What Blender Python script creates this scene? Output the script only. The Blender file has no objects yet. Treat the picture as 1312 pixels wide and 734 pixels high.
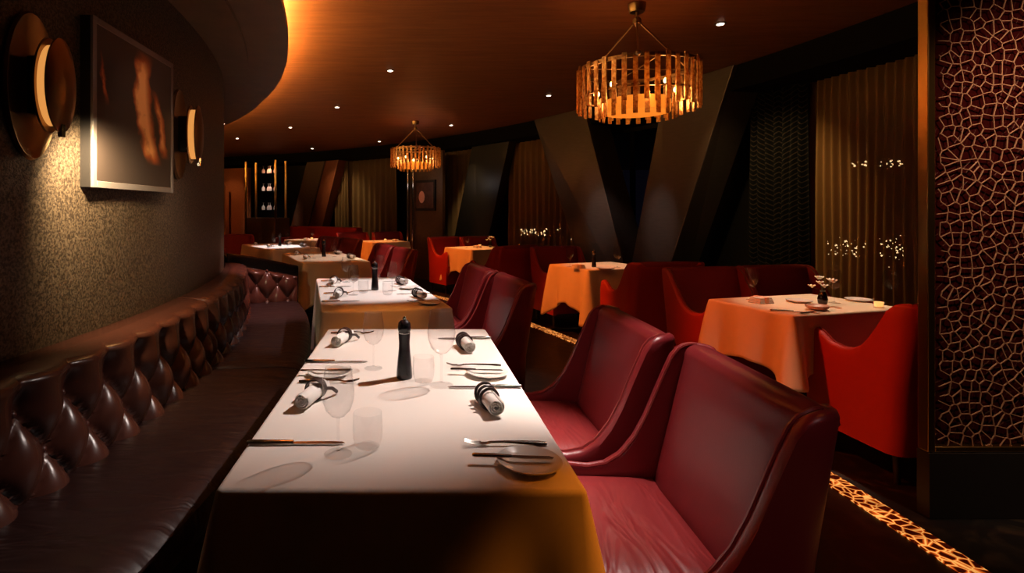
import bpy, bmesh, math, random
from mathutils import Vector, Matrix
random.seed(7)
PI = math.pi
S = bpy.context.scene
COL = S.collection

# ------------------------------------------------------------------ camera
FPX = 700.0; HZ = 1.35
cam = bpy.data.cameras.new('camera'); camo = bpy.data.objects.new('camera', cam); COL.objects.link(camo)
cam.sensor_fit = 'HORIZONTAL'; cam.sensor_width = 36.0; cam.lens = 36.0*FPX/1312
cam.shift_x = (656-526)/1312; cam.shift_y = -(367-270)/1312
cam.clip_end = 500
camo.location = (0, 0, HZ); camo.rotation_euler = (PI/2, 0, 0)
S.camera = camo
S.view_settings.view_transform = 'Standard'; S.view_settings.look = 'None'
S.view_settings.gamma = 1.0; S.view_settings.use_curve_mapping = False
S.view_settings.exposure = 0.0

# ------------------------------------------------------------------ world (night sky)
w = bpy.data.worlds.new('night'); S.world = w; w.use_nodes = True
w.node_tree.nodes['Background'].inputs[0].default_value = (0.10, 0.08, 0.16, 1)
w.node_tree.nodes['Background'].inputs[1].default_value = 0.025

# ------------------------------------------------------------------ room polar frame (everything is laid out on one centre)
CX, CY = -9.33, 2.57
def P(r, th, z=0.0): return Vector((CX + r*math.cos(th), CY + r*math.sin(th), z))
def th_of(px, r):
    k = (px-526)/FPX
    a = 1+k*k; b = 2*(-CX)*k - 2*CY; c = CX*CX + CY*CY - r*r
    Y = (-b + math.sqrt(b*b-4*a*c))/(2*a)
    return math.atan2(Y-CY, k*Y-CX)
def at(px, py, z):
    Y = FPX*(HZ-z)/(py-270); return Vector(((px-526)*Y/FPX, Y, z))

# ------------------------------------------------------------------ lights
def aim(o, tgt):
    o.rotation_euler = (Vector(tgt)-o.location).to_track_quat('-Z', 'Y').to_euler()
def spot(loc, tgt, power, deg, col, blend=0.5, rad=0.03, name='spot_light'):
    l = bpy.data.lights.new(name, 'SPOT'); l.energy = power; l.spot_size = math.radians(deg); l.spot_blend = blend
    l.color = col; l.shadow_soft_size = rad
    o = bpy.data.objects.new(name, l); COL.objects.link(o); o.location = loc; aim(o, tgt); return o
def point(loc, power, col, rad=0.05, name='point_light'):
    l = bpy.data.lights.new(name, 'POINT'); l.energy = power; l.color = col; l.shadow_soft_size = rad
    o = bpy.data.objects.new(name, l); COL.objects.link(o); o.location = loc; return o
WHITE = (1.0, 0.84, 0.76); COOL = (1.0, 0.91, 0.90); AMB = (1.0, 0.50, 0.16); ORG = (1.0, 0.17, 0.015)
GOLD = (1.0, 0.66, 0.26)
# ceiling spots over the dining tables
spot((1.25, 2.60, 2.76), (-0.02, 2.08, 0.75), 330, 42, WHITE, 0.8, 0.02)
spot((0.95, 4.55, 2.76), (-0.20, 4.20, 0.75), 300, 33, COOL, 0.5)
spot((0.10, 7.40, 2.76), (-1.05, 7.00, 0.75), 140, 30, WHITE, 0.6)
spot((-1.50, 9.6, 2.76), (-2.20, 9.10, 0.75), 260, 28, COOL, 0.6)
spot((2.75, 3.95, 2.76), (2.70, 3.50, 0.75), 120, 36, (1, .78, .55), 0.7)
spot((2.30, 6.30, 2.76), (2.20, 5.95, 0.75), 75, 32, (1, .78, .55), 0.6)
spot((1.10, 9.00, 2.76), (1.00, 8.80, 0.75), 80, 28, GOLD, 0.6)
spot((-0.40, 10.9, 2.76), (-0.55, 10.8, 0.75), 70, 28, GOLD, 0.6)
spot((-1.80, 11.0, 2.76), (-2.00, 11.6, 0.75), 200, 40, (1.0, 0.55, 0.4), 0.6)
# added orange fill spots near the soffit, aimed across the aisle
spot((0.00, 3.10, 2.74), (2.25, 3.25, 0.50), 200, 36, (1.0, 0.095, 0.008), 0.7, 0.05)
spot((-0.10, 5.20, 2.74), (1.80, 5.75, 0.50), 300, 30, ORG, 0.7, 0.05)
spot((-0.60, 8.00, 2.74), (0.80, 8.80, 0.55), 260, 32, ORG, 0.7, 0.05)
spot((-1.90, 9.6, 2.74), (-0.90, 10.7, 0.60), 260, 36, ORG, 0.7, 0.05)
# chairs along the banquette tables
spot((0.80, 2.15, 2.74), (0.68, 1.82, 0.47), 190, 32, WHITE, 0.8, 0.04)
spot((0.30, 3.80, 2.74), (0.58, 4.0, 0.80), 90, 30, WHITE, 0.7, 0.04)
spot((-1.20, 6.40, 2.74), (-0.25, 6.90, 0.80), 190, 30, (1, .72, .5), 0.7, 0.04)
spot((1.45, -0.55, 2.74), (0.98, 1.15, 0.62), 26, 24, (1.0, 0.6, 0.6), 1.0, 0.05)  # added unseen spot behind the camera, lifts the near chair's outer side
spot((1.95, 1.08, 2.74), (0.43, 1.12, 0.58), 190, 13, (1.0, 0.25, 0.015), 1.0, 0.04)
spot((0.95, 2.50, 2.74), (-0.12, 3.14, 0.72), 90, 17, (1.0, 0.30, 0.04), 0.9, 0.04)
spot(P(11.5, 1.20, 2.74), P(12.5, th_of(300, 12.5), 1.5), 22, 50, (1.0, 0.5, 0.2), 0.9, 0.04)  # extra spot added to brighten the rust mosaic panel
# banquette
spot((-0.75, 4.60, 2.50), (-1.30, 4.95, 0.50), 300, 42, (1.0, 0.60, 0.55), 0.9, 0.05)
spot((-0.62, 3.35, 2.50), (-1.20, 2.55, 0.62), 45, 40, AMB, 1.0, 0.05)
# spots added to brighten the curtains and columns by the window
spot(P(12.2, 0.20, 2.76), P(13.3, 0.215, 1.2), 110, 70, GOLD, 0.9, 0.05)
spot(P(12.2, 0.62, 2.76), P(13.3, 0.64, 1.3), 110, 50, GOLD, 0.9, 0.05)
spot(P(12.0, 0.43, 2.76), P(12.9, 0.37, 1.0), 20, 40, WHITE, 0.9, 0.05)
spot(P(12.0, 0.95, 2.76), P(13.3, 0.93, 1.3), 60, 60, GOLD, 0.9, 0.05)
spot(P(11.9, 1.06, 2.76), P(13.0, 1.08, 1.0), 60, 40, (1.0, 0.35, 0.2), 0.9, 0.05)
for px_, z_ in ((772, 1.30), (846, 1.25)):  # narrow spots added to raise a sheen on the V columns
    spot(P(11.7, th_of(px_, 12.85), 2.72), P(12.9, th_of(px_, 12.85), z_-0.1), 85, 22, (1.0, 0.86, 0.80), 1.0, 0.05)
# added spot that brightens the lattice screen
spot((2.45, 1.40, 2.76), (2.95, 2.40, 1.35), 150, 66, (1.0, 0.62, 0.40), 0.9, 0.05)

# ------------------------------------------------------------------ materials
def new_mat(name):
    m = bpy.data.materials.new(name); m.use_nodes = True
    nt = m.node_tree; return m, nt, nt.nodes['Principled BSDF'], nt.links
def mat(name, col, rough=0.5, metal=0.0, spec=None, bump=0.0, scale=40, var=0.0, emit=None, estr=0, coat=0, detail=4, sheen=0, stretch=None, bdist=0.004):
    m, nt, b, L = new_mat(name)
    b.inputs['Base Color'].default_value = (*col, 1); b.inputs['Roughness'].default_value = rough; b.inputs['Metallic'].default_value = metal
    if spec is not None: b.inputs['Specular IOR Level'].default_value = spec
    if coat: b.inputs['Coat Weight'].default_value = coat
    if sheen: b.inputs['Sheen Weight'].default_value = sheen
    if emit: b.inputs['Emission Color'].default_value = (*emit, 1); b.inputs['Emission Strength'].default_value = estr
    if bump or var:
        tc = nt.nodes.new('ShaderNodeTexCoord'); mp = nt.nodes.new('ShaderNodeMapping'); n = nt.nodes.new('ShaderNodeTexNoise')
        L.new(tc.outputs['Object'], mp.inputs[0]); L.new(mp.outputs[0], n.inputs['Vector'])
        if stretch: mp.inputs['Scale'].default_value = stretch
        n.inputs['Scale'].default_value = scale; n.inputs['Detail'].default_value = detail
        if bump:
            bp = nt.nodes.new('ShaderNodeBump'); bp.inputs['Strength'].default_value = bump; bp.inputs['Distance'].default_value = bdist
            L.new(n.outputs[0], bp.inputs['Height']); L.new(bp.outputs[0], b.inputs['Normal'])
        if var:
            mx = nt.nodes.new('ShaderNodeMixRGB'); mx.inputs[1].default_value = (*[c*(1-var) for c in col], 1); mx.inputs[2].default_value = (*[min(1, c*(1+var)) for c in col], 1)
            L.new(n.outputs[0], mx.inputs[0]); L.new(mx.outputs[0], b.inputs['Base Color'])
    return m
def leather(name, col, rough=0.38, spec=0.75, crease=0.55):
    """fine grain plus long soft creases"""
    m, nt, b, L = new_mat(name)
    b.inputs['Base Color'].default_value = (*col, 1); b.inputs['Roughness'].default_value = rough; b.inputs['Specular IOR Level'].default_value = spec
    tc = nt.nodes.new('ShaderNodeTexCoord')
    n1 = nt.nodes.new('ShaderNodeTexNoise'); n1.inputs['Scale'].default_value = 260; n1.inputs['Detail'].default_value = 2
    mp = nt.nodes.new('ShaderNodeMapping'); mp.inputs['Scale'].default_value = (3.5, 13, 3.5)
    n2 = nt.nodes.new('ShaderNodeTexNoise'); n2.inputs['Scale'].default_value = 1.0; n2.inputs['Detail'].default_value = 2; n2.inputs['Distortion'].default_value = 0.8
    L.new(tc.outputs['Object'], n1.inputs['Vector']); L.new(tc.outputs['Object'], mp.inputs[0]); L.new(mp.outputs[0], n2.inputs['Vector'])
    b1 = nt.nodes.new('ShaderNodeBump'); b1.inputs['Strength'].default_value = 0.25; b1.inputs['Distance'].default_value = 0.001
    b2 = nt.nodes.new('ShaderNodeBump'); b2.inputs['Strength'].default_value = crease; b2.inputs['Distance'].default_value = 0.03
    L.new(n1.outputs[0], b1.inputs['Height']); L.new(n2.outputs[0], b2.inputs['Height']); L.new(b2.outputs[0], b1.inputs['Normal']); L.new(b1.outputs[0], b.inputs['Normal'])
    return m
M = {}
M['leather'] = leather('burgundy leather', (0.25, 0.024, 0.026), 0.36, 0.5)
M['leather_back'] = leather('burgundy leather back', (0.17, 0.014, 0.018), 0.33, 0.28, 0.08)
M['leather_smooth'] = mat('burgundy leather shell', (0.20, 0.015, 0.02), 0.36, bump=0.15, scale=260, detail=2, bdist=0.001)
M['velvet'] = mat('red upholstery', (0.42, 0.022, 0.02), 0.6, bump=0.2, scale=300, detail=2, bdist=0.001)
M['velvet_dark'] = mat('crimson inner upholstery', (0.26, 0.015, 0.022), 0.5, bump=0.2, scale=300, detail=2, bdist=0.001)
M['piping'] = mat('burgundy piping', (0.24, 0.03, 0.03), 0.3)
M['banq'] = leather('banquette leather', (0.016, 0.0055, 0.005), 0.45, 0.3)
M['banq_back'] = mat('tufted leather', (0.060, 0.019, 0.013), 0.26, bump=0.2, scale=200, detail=3, bdist=0.001)
M['button'] = mat('leather button', (0.07, 0.02, 0.016), 0.35)
M['black_lacquer'] = mat('black lacquer', (0.008, 0.007, 0.007), 0.12, coat=0.5)
M['black'] = mat('black base', (0.012, 0.010, 0.010), 0.5)
M['linen'] = mat('white linen', (0.82, 0.76, 0.70), 0.85, bump=0.15, scale=500, detail=2, bdist=0.001)
M['linen_gold'] = mat('cream linen', (0.80, 0.66, 0.48), 0.85, bump=0.15, scale=500, detail=2, bdist=0.001)
M['napkin'] = mat('napkin linen', (0.80, 0.76, 0.72), 0.9, bump=0.3, scale=300, bdist=0.001)
M['strap'] = mat('dark leather strap', (0.035, 0.018, 0.015), 0.4)
M['steel'] = mat('polished steel', (0.62, 0.60, 0.57), 0.18, 1.0)
M['china'] = mat('white china', (0.80, 0.76, 0.70), 0.15)
M['mill'] = mat('black lacquered wood', (0.012, 0.010, 0.012), 0.2)
M['chrome'] = mat('chrome', (0.75, 0.75, 0.75), 0.1, 1.0)
M['bronze'] = mat('brushed bronze', (0.32, 0.20, 0.11), 0.32, 1.0, bump=0.1, scale=60, stretch=(1, 1, 12), bdist=0.001)
M['gold'] = mat('brass trim', (0.60, 0.36, 0.12), 0.28, 1.0)
M['frame'] = mat('pewter frame', (0.26, 0.22, 0.21), 0.45, 0.4)
M['metal_panel'] = mat('gunmetal cladding', (0.13, 0.10, 0.085), 0.36, 0.7, bump=0.12, scale=8, stretch=(1, 1, 10), var=0.2)
M['dark_panel'] = mat('black cladding', (0.007, 0.006, 0.006), 0.35, bump=0.05, scale=20)
M['red_panel'] = mat('rust brown cladding', (0.20, 0.06, 0.03), 0.4, 0.3, var=0.2, scale=6)
M['brown_panel'] = mat('brown textured panel', (0.10, 0.055, 0.03), 0.5, var=0.35, scale=30, bump=0.3)
M['rust_wall'] = mat('rust mosaic panel', (0.42, 0.13, 0.045), 0.5, var=0.5, scale=60, bump=0.4)
M['leaf'] = mat('green leaf', (0.05, 0.09, 0.03), 0.5)
M['petal'] = mat('white petal', (0.85, 0.80, 0.68), 0.6)
M['stone'] = mat('mottled ceramic', (0.45, 0.28, 0.20), 0.4, var=0.3, scale=80)
M['bread'] = mat('peach folded linen', (0.85, 0.50, 0.32), 0.8, var=0.1, scale=60)
M['candle'] = mat('lit candle glass', (0.9, 0.6, 0.35), 0.3, emit=(1.0, 0.45, 0.12), estr=1.2)
M['lamp_white'] = mat('lit spot lens', (1, 1, 1), 0.3, emit=(1.0, 0.86, 0.70), estr=9.0)
M['lamp_trim'] = mat('spot trim', (0.12, 0.07, 0.04), 0.35, 0.6)
M['cove'] = mat('lit cove strip', (1, 0.8, 0.5), 0.5, emit=(1.0, 0.54, 0.14), estr=120.0)
M['diffuser'] = mat('glowing amber diffuser', (0.4, 0.14, 0.02), 0.5, emit=(1.0, 0.26, 0.02), estr=0.8)
M['bulb'] = mat('lit bulb', (1, 0.8, 0.5), 0.5, emit=(1.0, 0.55, 0.18), estr=12)
M['city'] = mat('city lights', (1, 0.8, 0.5), 0.5, emit=(1.0, 0.80, 0.45), estr=14.0)

def glass_mat(name, tint=(1, 1, 1), refl=0.03, rough=0.07):
    m, nt, b, L = new_mat(name); nt.nodes.remove(b)
    tr = nt.nodes.new('ShaderNodeBsdfTransparent'); tr.inputs[0].default_value = (*tint, 1)
    gl = nt.nodes.new('ShaderNodeBsdfGlossy'); gl.inputs['Roughness'].default_value = rough
    lw = nt.nodes.new('ShaderNodeLayerWeight'); lw.inputs[0].default_value = 0.22
    ma = nt.nodes.new('ShaderNodeMath'); ma.operation = 'MULTIPLY_ADD'; ma.inputs[1].default_value = 1.0; ma.inputs[2].default_value = refl
    mx = nt.nodes.new('ShaderNodeMixShader'); pw = nt.nodes.new('ShaderNodeMath'); pw.operation = 'POWER'; pw.inputs[1].default_value = 2.6; L.new(lw.outputs['Facing'], pw.inputs[0]); L.new(pw.outputs[0], ma.inputs[0]); L.new(ma.outputs[0], mx.inputs[0])
    L.new(tr.outputs[0], mx.inputs[1]); L.new(gl.outputs[0], mx.inputs[2]); L.new(mx.outputs[0], nt.nodes['Material Output'].inputs[0])
    return m
M['glass'] = glass_mat('clear thin glass', (0.975, 0.975, 0.975))
M['pane'] = glass_mat('window pane', (0.75, 0.75, 0.8), 0.03)

def slat_glass():
    m, nt, b, L = new_mat('hammered amber crystal')
    tc = nt.nodes.new('ShaderNodeTexCoord'); n = nt.nodes.new('ShaderNodeTexNoise'); n.inputs['Scale'].default_value = 45; n.inputs['Detail'].default_value = 3
    L.new(tc.outputs['Object'], n.inputs['Vector'])
    r = nt.nodes.new('ShaderNodeValToRGB'); r.color_ramp.elements[0].position = 0.35; r.color_ramp.elements[1].position = 0.7
    r.color_ramp.elements[0].color = (0.40, 0.17, 0.04, 1); r.color_ramp.elements[1].color = (1.0, 0.74, 0.36, 1)
    L.new(n.outputs[0], r.inputs[0]); nt.nodes.remove(b)
    tl = nt.nodes.new('ShaderNodeBsdfTranslucent'); gl = nt.nodes.new('ShaderNodeBsdfGlossy'); gl.inputs['Roughness'].default_value = 0.25
    gl.inputs[0].default_value = (0.9, 0.7, 0.45, 1)
    bp = nt.nodes.new('ShaderNodeBump'); bp.inputs['Distance'].default_value = 0.004; L.new(n.outputs[0], bp.inputs['Height']); L.new(bp.outputs[0], gl.inputs['Normal'])
    mx = nt.nodes.new('ShaderNodeMixShader'); mx.inputs[0].default_value = 0.4
    L.new(r.outputs[0], tl.inputs[0]); L.new(tl.outputs[0], mx.inputs[1]); L.new(gl.outputs[0], mx.inputs[2]); L.new(mx.outputs[0], nt.nodes['Material Output'].inputs[0])
    return m
M['slat'] = slat_glass()

def sheer_mat(name, col, alpha=0.45):
    m, nt, b, L = new_mat(name); nt.nodes.remove(b)
    tr = nt.nodes.new('ShaderNodeBsdfTransparent'); tr.inputs[0].default_value = (1, 0.9, 0.75, 1)
    df = nt.nodes.new('ShaderNodeBsdfDiffuse'); df.inputs[0].default_value = (*col, 1)
    tl = nt.nodes.new('ShaderNodeBsdfTranslucent'); tl.inputs[0].default_value = (*col, 1)
    m1 = nt.nodes.new('ShaderNodeMixShader'); m1.inputs[0].default_value = 0.35; L.new(df.outputs[0], m1.inputs[1]); L.new(tl.outputs[0], m1.inputs[2])
    m2 = nt.nodes.new('ShaderNodeMixShader'); m2.inputs[0].default_value = 1-alpha; L.new(m1.outputs[0], m2.inputs[1]); L.new(tr.outputs[0], m2.inputs[2])
    L.new(m2.outputs[0], nt.nodes['Material Output'].inputs[0]); return m
M['sheer'] = sheer_mat('sheer amber curtain', (0.46, 0.27, 0.12), 0.6)

def zigzag_mat():
    m, nt, b, L = new_mat('black curtain with zigzag weave')
    tc = nt.nodes.new('ShaderNodeTexCoord'); sx = nt.nodes.new('ShaderNodeSeparateXYZ'); L.new(tc.outputs['UV'], sx.inputs[0])
    def math_(op, a, bb):
        n = nt.nodes.new('ShaderNodeMath'); n.operation = op
        for i, v in enumerate((a, bb)):
            if v is None: continue
            if isinstance(v, (int, float)): n.inputs[i].default_value = v
            else: L.new(v, n.inputs[i])
        return n.outputs[0]
    u = math_('MULTIPLY', sx.outputs[0], 1.0); v = sx.outputs[1]
    zz = math_('PINGPONG', u, 0.055)
    t = math_('ADD', v, math_('MULTIPLY', zz, 1.3))
    s = math_('SINE', math_('MULTIPLY', t, 2*PI/0.05), None)
    r = nt.nodes.new('ShaderNodeValToRGB'); r.color_ramp.elements[0].position = 0.75; r.color_ramp.elements[1].position = 0.9
    r.color_ramp.elements[0].color = (0.003, 0.003, 0.003, 1); r.color_ramp.elements[1].color = (0.030, 0.022, 0.018, 1)
    L.new(s, r.inputs[0]); L.new(r.outputs[0], b.inputs['Base Color']); b.inputs['Roughness'].default_value = 0.9; b.inputs['Specular IOR Level'].default_value = 0.08
    return m
M['zigzag'] = zigzag_mat()

def ceiling_mat():
    m, nt, b, L = new_mat('bronze leaf ceiling')
    tc = nt.nodes.new('ShaderNodeTexCoord'); mp = nt.nodes.new('ShaderNodeMapping'); mp.inputs['Scale'].default_value = (1.2, 9, 1)
    n = nt.nodes.new('ShaderNodeTexNoise'); n.inputs['Scale'].default_value = 2.0; n.inputs['Detail'].default_value = 6; n.inputs['Roughness'].default_value = 0.65
    L.new(tc.outputs['Object'], mp.inputs[0]); L.new(mp.outputs[0], n.inputs['Vector'])
    r = nt.nodes.new('ShaderNodeValToRGB'); r.color_ramp.elements[0].position = 0.3; r.color_ramp.elements[1].position = 0.7
    r.color_ramp.elements[0].color = (0.20, 0.062, 0.016, 1); r.color_ramp.elements[1].color = (0.32, 0.11, 0.032, 1)
    L.new(n.outputs[0], r.inputs[0]); L.new(r.outputs[0], b.inputs['Base Color']); b.inputs['Roughness'].default_value = 0.55; b.inputs['Metallic'].default_value = 0.35
    return m
M['ceiling'] = ceiling_mat()
M['soffit'] = mat('dark bronze soffit', (0.20, 0.11, 0.05), 0.5, 0.3, var=0.35, scale=5, bump=0.1)
def wall_mat():
    m, nt, b, L = new_mat('glittering bronze plaster')
    tc = nt.nodes.new('ShaderNodeTexCoord')
    n = nt.nodes.new('ShaderNodeTexNoise'); n.inputs['Scale'].default_value = 95; n.inputs['Detail'].default_value = 5; n.inputs['Roughness'].default_value = 0.7
    n2 = nt.nodes.new('ShaderNodeTexNoise'); n2.inputs['Scale'].default_value = 6; n2.inputs['Detail'].default_value = 3
    for q in (n, n2): L.new(tc.outputs['Object'], q.inputs['Vector'])
    r = nt.nodes.new('ShaderNodeValToRGB'); r.color_ramp.elements[0].position = 0.42; r.color_ramp.elements[1].position = 0.60
    r.color_ramp.elements[0].color = (0.040, 0.026, 0.017, 1); r.color_ramp.elements[1].color = (0.155, 0.108, 0.070, 1)
    L.new(n.outputs[0], r.inputs[0])
    L.new(r.outputs[0], b.inputs['Base Color']); b.inputs['Roughness'].default_value = 0.45; b.inputs['Metallic'].default_value = 0.5
    bp = nt.nodes.new('ShaderNodeBump'); bp.inputs['Strength'].default_value = 0.9; bp.inputs['Distance'].default_value = 0.003
    L.new(n.outputs[0], bp.inputs['Height']); L.new(bp.outputs[0], b.inputs['Normal'])
    return m
M['wall'] = wall_mat()
def floor_mat():
    m, nt, b, L = new_mat('near black marbled floor')
    tc = nt.nodes.new('ShaderNodeTexCoord'); n = nt.nodes.new('ShaderNodeTexNoise'); n.inputs['Scale'].default_value = 5; n.inputs['Detail'].default_value = 8; n.inputs['Distortion'].default_value = 2
    L.new(tc.outputs['Object'], n.inputs['Vector']); r = nt.nodes.new('ShaderNodeValToRGB'); r.color_ramp.elements[0].position = 0.5; r.color_ramp.elements[1].position = 0.75
    r.color_ramp.elements[0].color = (0.006, 0.005, 0.005, 1); r.color_ramp.elements[1].color = (0.05, 0.035, 0.02, 1)
    L.new(n.outputs[0], r.inputs[0]); L.new(r.outputs[0], b.inputs['Base Color']); b.inputs['Roughness'].default_value = 0.5; return m
M['floor'] = floor_mat()
def crackle_mat():
    m, nt, b, L = new_mat('glowing crackle glass')
    tc = nt.nodes.new('ShaderNodeTexCoord'); v = nt.nodes.new('ShaderNodeTexVoronoi'); v.feature = 'DISTANCE_TO_EDGE'; v.inputs['Scale'].default_value = 24
    L.new(tc.outputs['Object'], v.inputs['Vector'])
    n = nt.nodes.new('ShaderNodeTexNoise'); n.inputs['Scale'].default_value = 9; L.new(tc.outputs['Object'], n.inputs['Vector'])
    r = nt.nodes.new('ShaderNodeValToRGB'); e = r.color_ramp.elements
    e[0].position = 0.02; e[0].color = (1.0, 0.45, 0.10, 1); e[1].position = 0.16; e[1].color = (0.03, 0.002, 0.0, 1)
    k = e.new(0.07); k.color = (0.7, 0.10, 0.01, 1)
    L.new(v.outputs['Distance'], r.inputs[0])
    L.new(r.outputs[0], b.inputs['Emission Color'])
    ma = nt.nodes.new('ShaderNodeMath'); ma.operation = 'MULTIPLY'; ma.inputs[1].default_value = 2.0; L.new(n.outputs[0], ma.inputs[0]); L.new(ma.outputs[0], b.inputs['Emission Strength'])
    b.inputs['Base Color'].default_value = (0.02, 0.004, 0.002, 1); b.inputs['Roughness'].default_value = 0.2; return m
M['crackle'] = crackle_mat()
def art_mat():
    m, nt, b, L = new_mat('abstract glowing ember painting')
    tc = nt.nodes.new('ShaderNodeTexCoord'); sx = nt.nodes.new('ShaderNodeSeparateXYZ'); L.new(tc.outputs['UV'], sx.inputs[0])
    n = nt.nodes.new('ShaderNodeTexNoise'); n.inputs['Scale'].default_value = 7; n.inputs['Detail'].default_value = 5; L.new(tc.outputs['UV'], n.inputs['Vector'])
    def mt(op, a, bb=None, c=None):
        q = nt.nodes.new('ShaderNodeMath'); q.operation = op
        for i, v in enumerate((a, bb, c)):
            if v is None: continue
            if isinstance(v, (int, float)): q.inputs[i].default_value = v
            else: L.new(v, q.inputs[i])
        return q.outputs[0]
    u, v = sx.outputs[0], sx.outputs[1]
    un = mt('ADD', u, mt('MULTIPLY', mt('SUBTRACT', n.outputs[0], 0.5), 0.16))
    def band(c0, k, wd, lo, hi, tilt=-0.3):       # ember arc: u = c0 + k*(v-0.5)^2
        d = mt('SUBTRACT', v, 0.45); cen = mt('MULTIPLY_ADD', d, tilt, mt('MULTIPLY_ADD', mt('MULTIPLY', d, d), k, c0))
        x = mt('DIVIDE', mt('ABSOLUTE', mt('SUBTRACT', un, cen)), wd)
        g = mt('MAXIMUM', mt('SUBTRACT', 1.0, x), 0.0)
        lim = mt('MULTIPLY', mt('MINIMUM', mt('MAXIMUM', mt('MULTIPLY', mt('SUBTRACT', v, lo), 9.0), 0.0), 1.0), mt('MINIMUM', mt('MAXIMUM', mt('MULTIPLY', mt('SUBTRACT', hi, v), 6.0), 0.0), 1.0)); return mt('MULTIPLY', g, lim)
    b1 = band(0.60, 0.5, 0.13, 0.16, 1.0); b2 = band(0.84, -0.3, 0.07, 0.22, 0.75); b3 = band(0.12, 0.3, 0.03, 0.5, 0.85)
    # the arc leans: shift second end with v
    g = mt('ADD', mt('ADD', b1, mt('MULTIPLY', b2, 0.7)), mt('MULTIPLY', b3, 0.5))
    g2 = mt('MULTIPLY', g, mt('MULTIPLY', n.outputs[0], 2.6))
    r = nt.nodes.new('ShaderNodeValToRGB'); e = r.color_ramp.elements; e[0].position = 0.0; e[0].color = (0.05, 0.035, 0.03, 1); e[1].position = 1.0; e[1].color = (0.95, 0.42, 0.14, 1)
    k = e.new(0.35); k.color = (0.42, 0.09, 0.02, 1)
    L.new(g2, r.inputs[0]); L.new(r.outputs[0], b.inputs['Base Color']); b.inputs['Roughness'].default_value = 0.3
    return m
M['art'] = art_mat()
M['art_small'] = mat('small pink and dark painting', (0.10, 0.05, 0.04), 0.4, var=0.9, scale=9)
M['mirror'] = mat('oxblood back panel', (0.035, 0.004, 0.004), 0.15, 0.2)
M['lattice'] = mat('coppery lattice', (0.50, 0.29, 0.17), 0.45, 0.25)

# ------------------------------------------------------------------ mesh helpers
def mk(name, bm, m, parent=None, smooth=True, bevel=0.0, seg=2, subsurf=0, auto=True):
    bmesh.ops.recalc_face_normals(bm, faces=bm.faces)
    me = bpy.data.meshes.new(name); bm.to_mesh(me); bm.free()
    me.materials.append(M[m] if isinstance(m, str) else m)
    if smooth:
        for p in me.polygons: p.use_smooth = True
        if auto:
            try: me.set_sharp_from_angle(angle=math.radians(38))
            except Exception: pass
    o = bpy.data.objects.new(name, me); COL.objects.link(o)
    if parent: o.parent = parent
    if bevel:
        b = o.modifiers.new('bevel', 'BEVEL'); b.width = bevel; b.segments = seg; b.limit_method = 'ANGLE'; b.angle_limit = math.radians(40)
    if subsurf:
        b = o.modifiers.new('sub', 'SUBSURF'); b.levels = subsurf; b.render_levels = subsurf
    return o
def box(bm, c, s, rz=0, mtx=None):
    m4 = Matrix.Translation(c) @ Matrix.Rotation(rz, 4, 'Z') @ Matrix.Diagonal((s[0], s[1], s[2], 1))
    if mtx: m4 = mtx @ m4
    bmesh.ops.create_cube(bm, size=1, matrix=m4); return bm
def B(c, s, rz=0): bm = bmesh.new(); return box(bm, c, s, rz)
def lathe(bm, prof, n=32, c=(0, 0, 0), mtx=None):
    rings = []
    for r, z in prof:
        ring = []
        for i in range(n):
            a = 2*PI*i/n; v = Vector((c[0]+max(r, 1e-4)*math.cos(a), c[1]+max(r, 1e-4)*math.sin(a), c[2]+z))
            ring.append(bm.verts.new(mtx @ v if mtx else v))
        rings.append(ring)
    for a, b in zip(rings, rings[1:]):
        for i in range(n): bm.faces.new((a[i], a[(i+1) % n], b[(i+1) % n], b[i]))
    return rings
def LA(prof, n=32, c=(0, 0, 0), cap=True):
    bm = bmesh.new(); r = lathe(bm, prof, n, c)
    if cap: bm.faces.new(r[0][::-1]); bm.faces.new(r[-1])
    return bm
def tube(bm, pts, rad, n=8, closed=False, flat=1.0):
    pts = [Vector(p) for p in pts]; N = len(pts); rings = []; up = Vector((0, 0, 1)); prev = None
    for i, p in enumerate(pts):
        if closed: t = pts[(i+1) % N]-pts[i-1]
        else: t = pts[min(i+1, N-1)]-pts[max(i-1, 0)]
        t.normalize()
        a = t.cross(prev if prev else (up if abs(t.z) < 0.95 else Vector((1, 0, 0)))); a.normalize()
        b = a.cross(t); b.normalize(); prev = b
        r = rad[i] if isinstance(rad, (list, tuple)) else rad
        rings.append([bm.verts.new(p + a*math.cos(2*PI*k/n)*r*flat + b*math.sin(2*PI*k/n)*r) for k in range(n)])
    for i in range(N if closed else N-1):
        A, Bq = rings[i], rings[(i+1) % N]
        for k in range(n): bm.faces.new((A[k], A[(k+1) % n], Bq[(k+1) % n], Bq[k]))
    if not closed: bm.faces.new(rings[0][::-1]); bm.faces.new(rings[-1])
    return bm
def T(pts, rad, n=8, closed=False, flat=1.0): return tube(bmesh.new(), pts, rad, n, closed, flat)
def prism(bm, poly, axis_fn, a0, a1):
    """poly = 2-D outline, axis_fn(p, a) -> Vector"""
    A = [bm.verts.new(axis_fn(p, a0)) for p in poly]; Bv = [bm.verts.new(axis_fn(p, a1)) for p in poly]
    n = len(poly)
    for i in range(n): bm.faces.new((A[i], A[(i+1) % n], Bv[(i+1) % n], Bv[i]))
    bm.faces.new(A[::-1]); bm.faces.new(Bv); return bm
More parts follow.
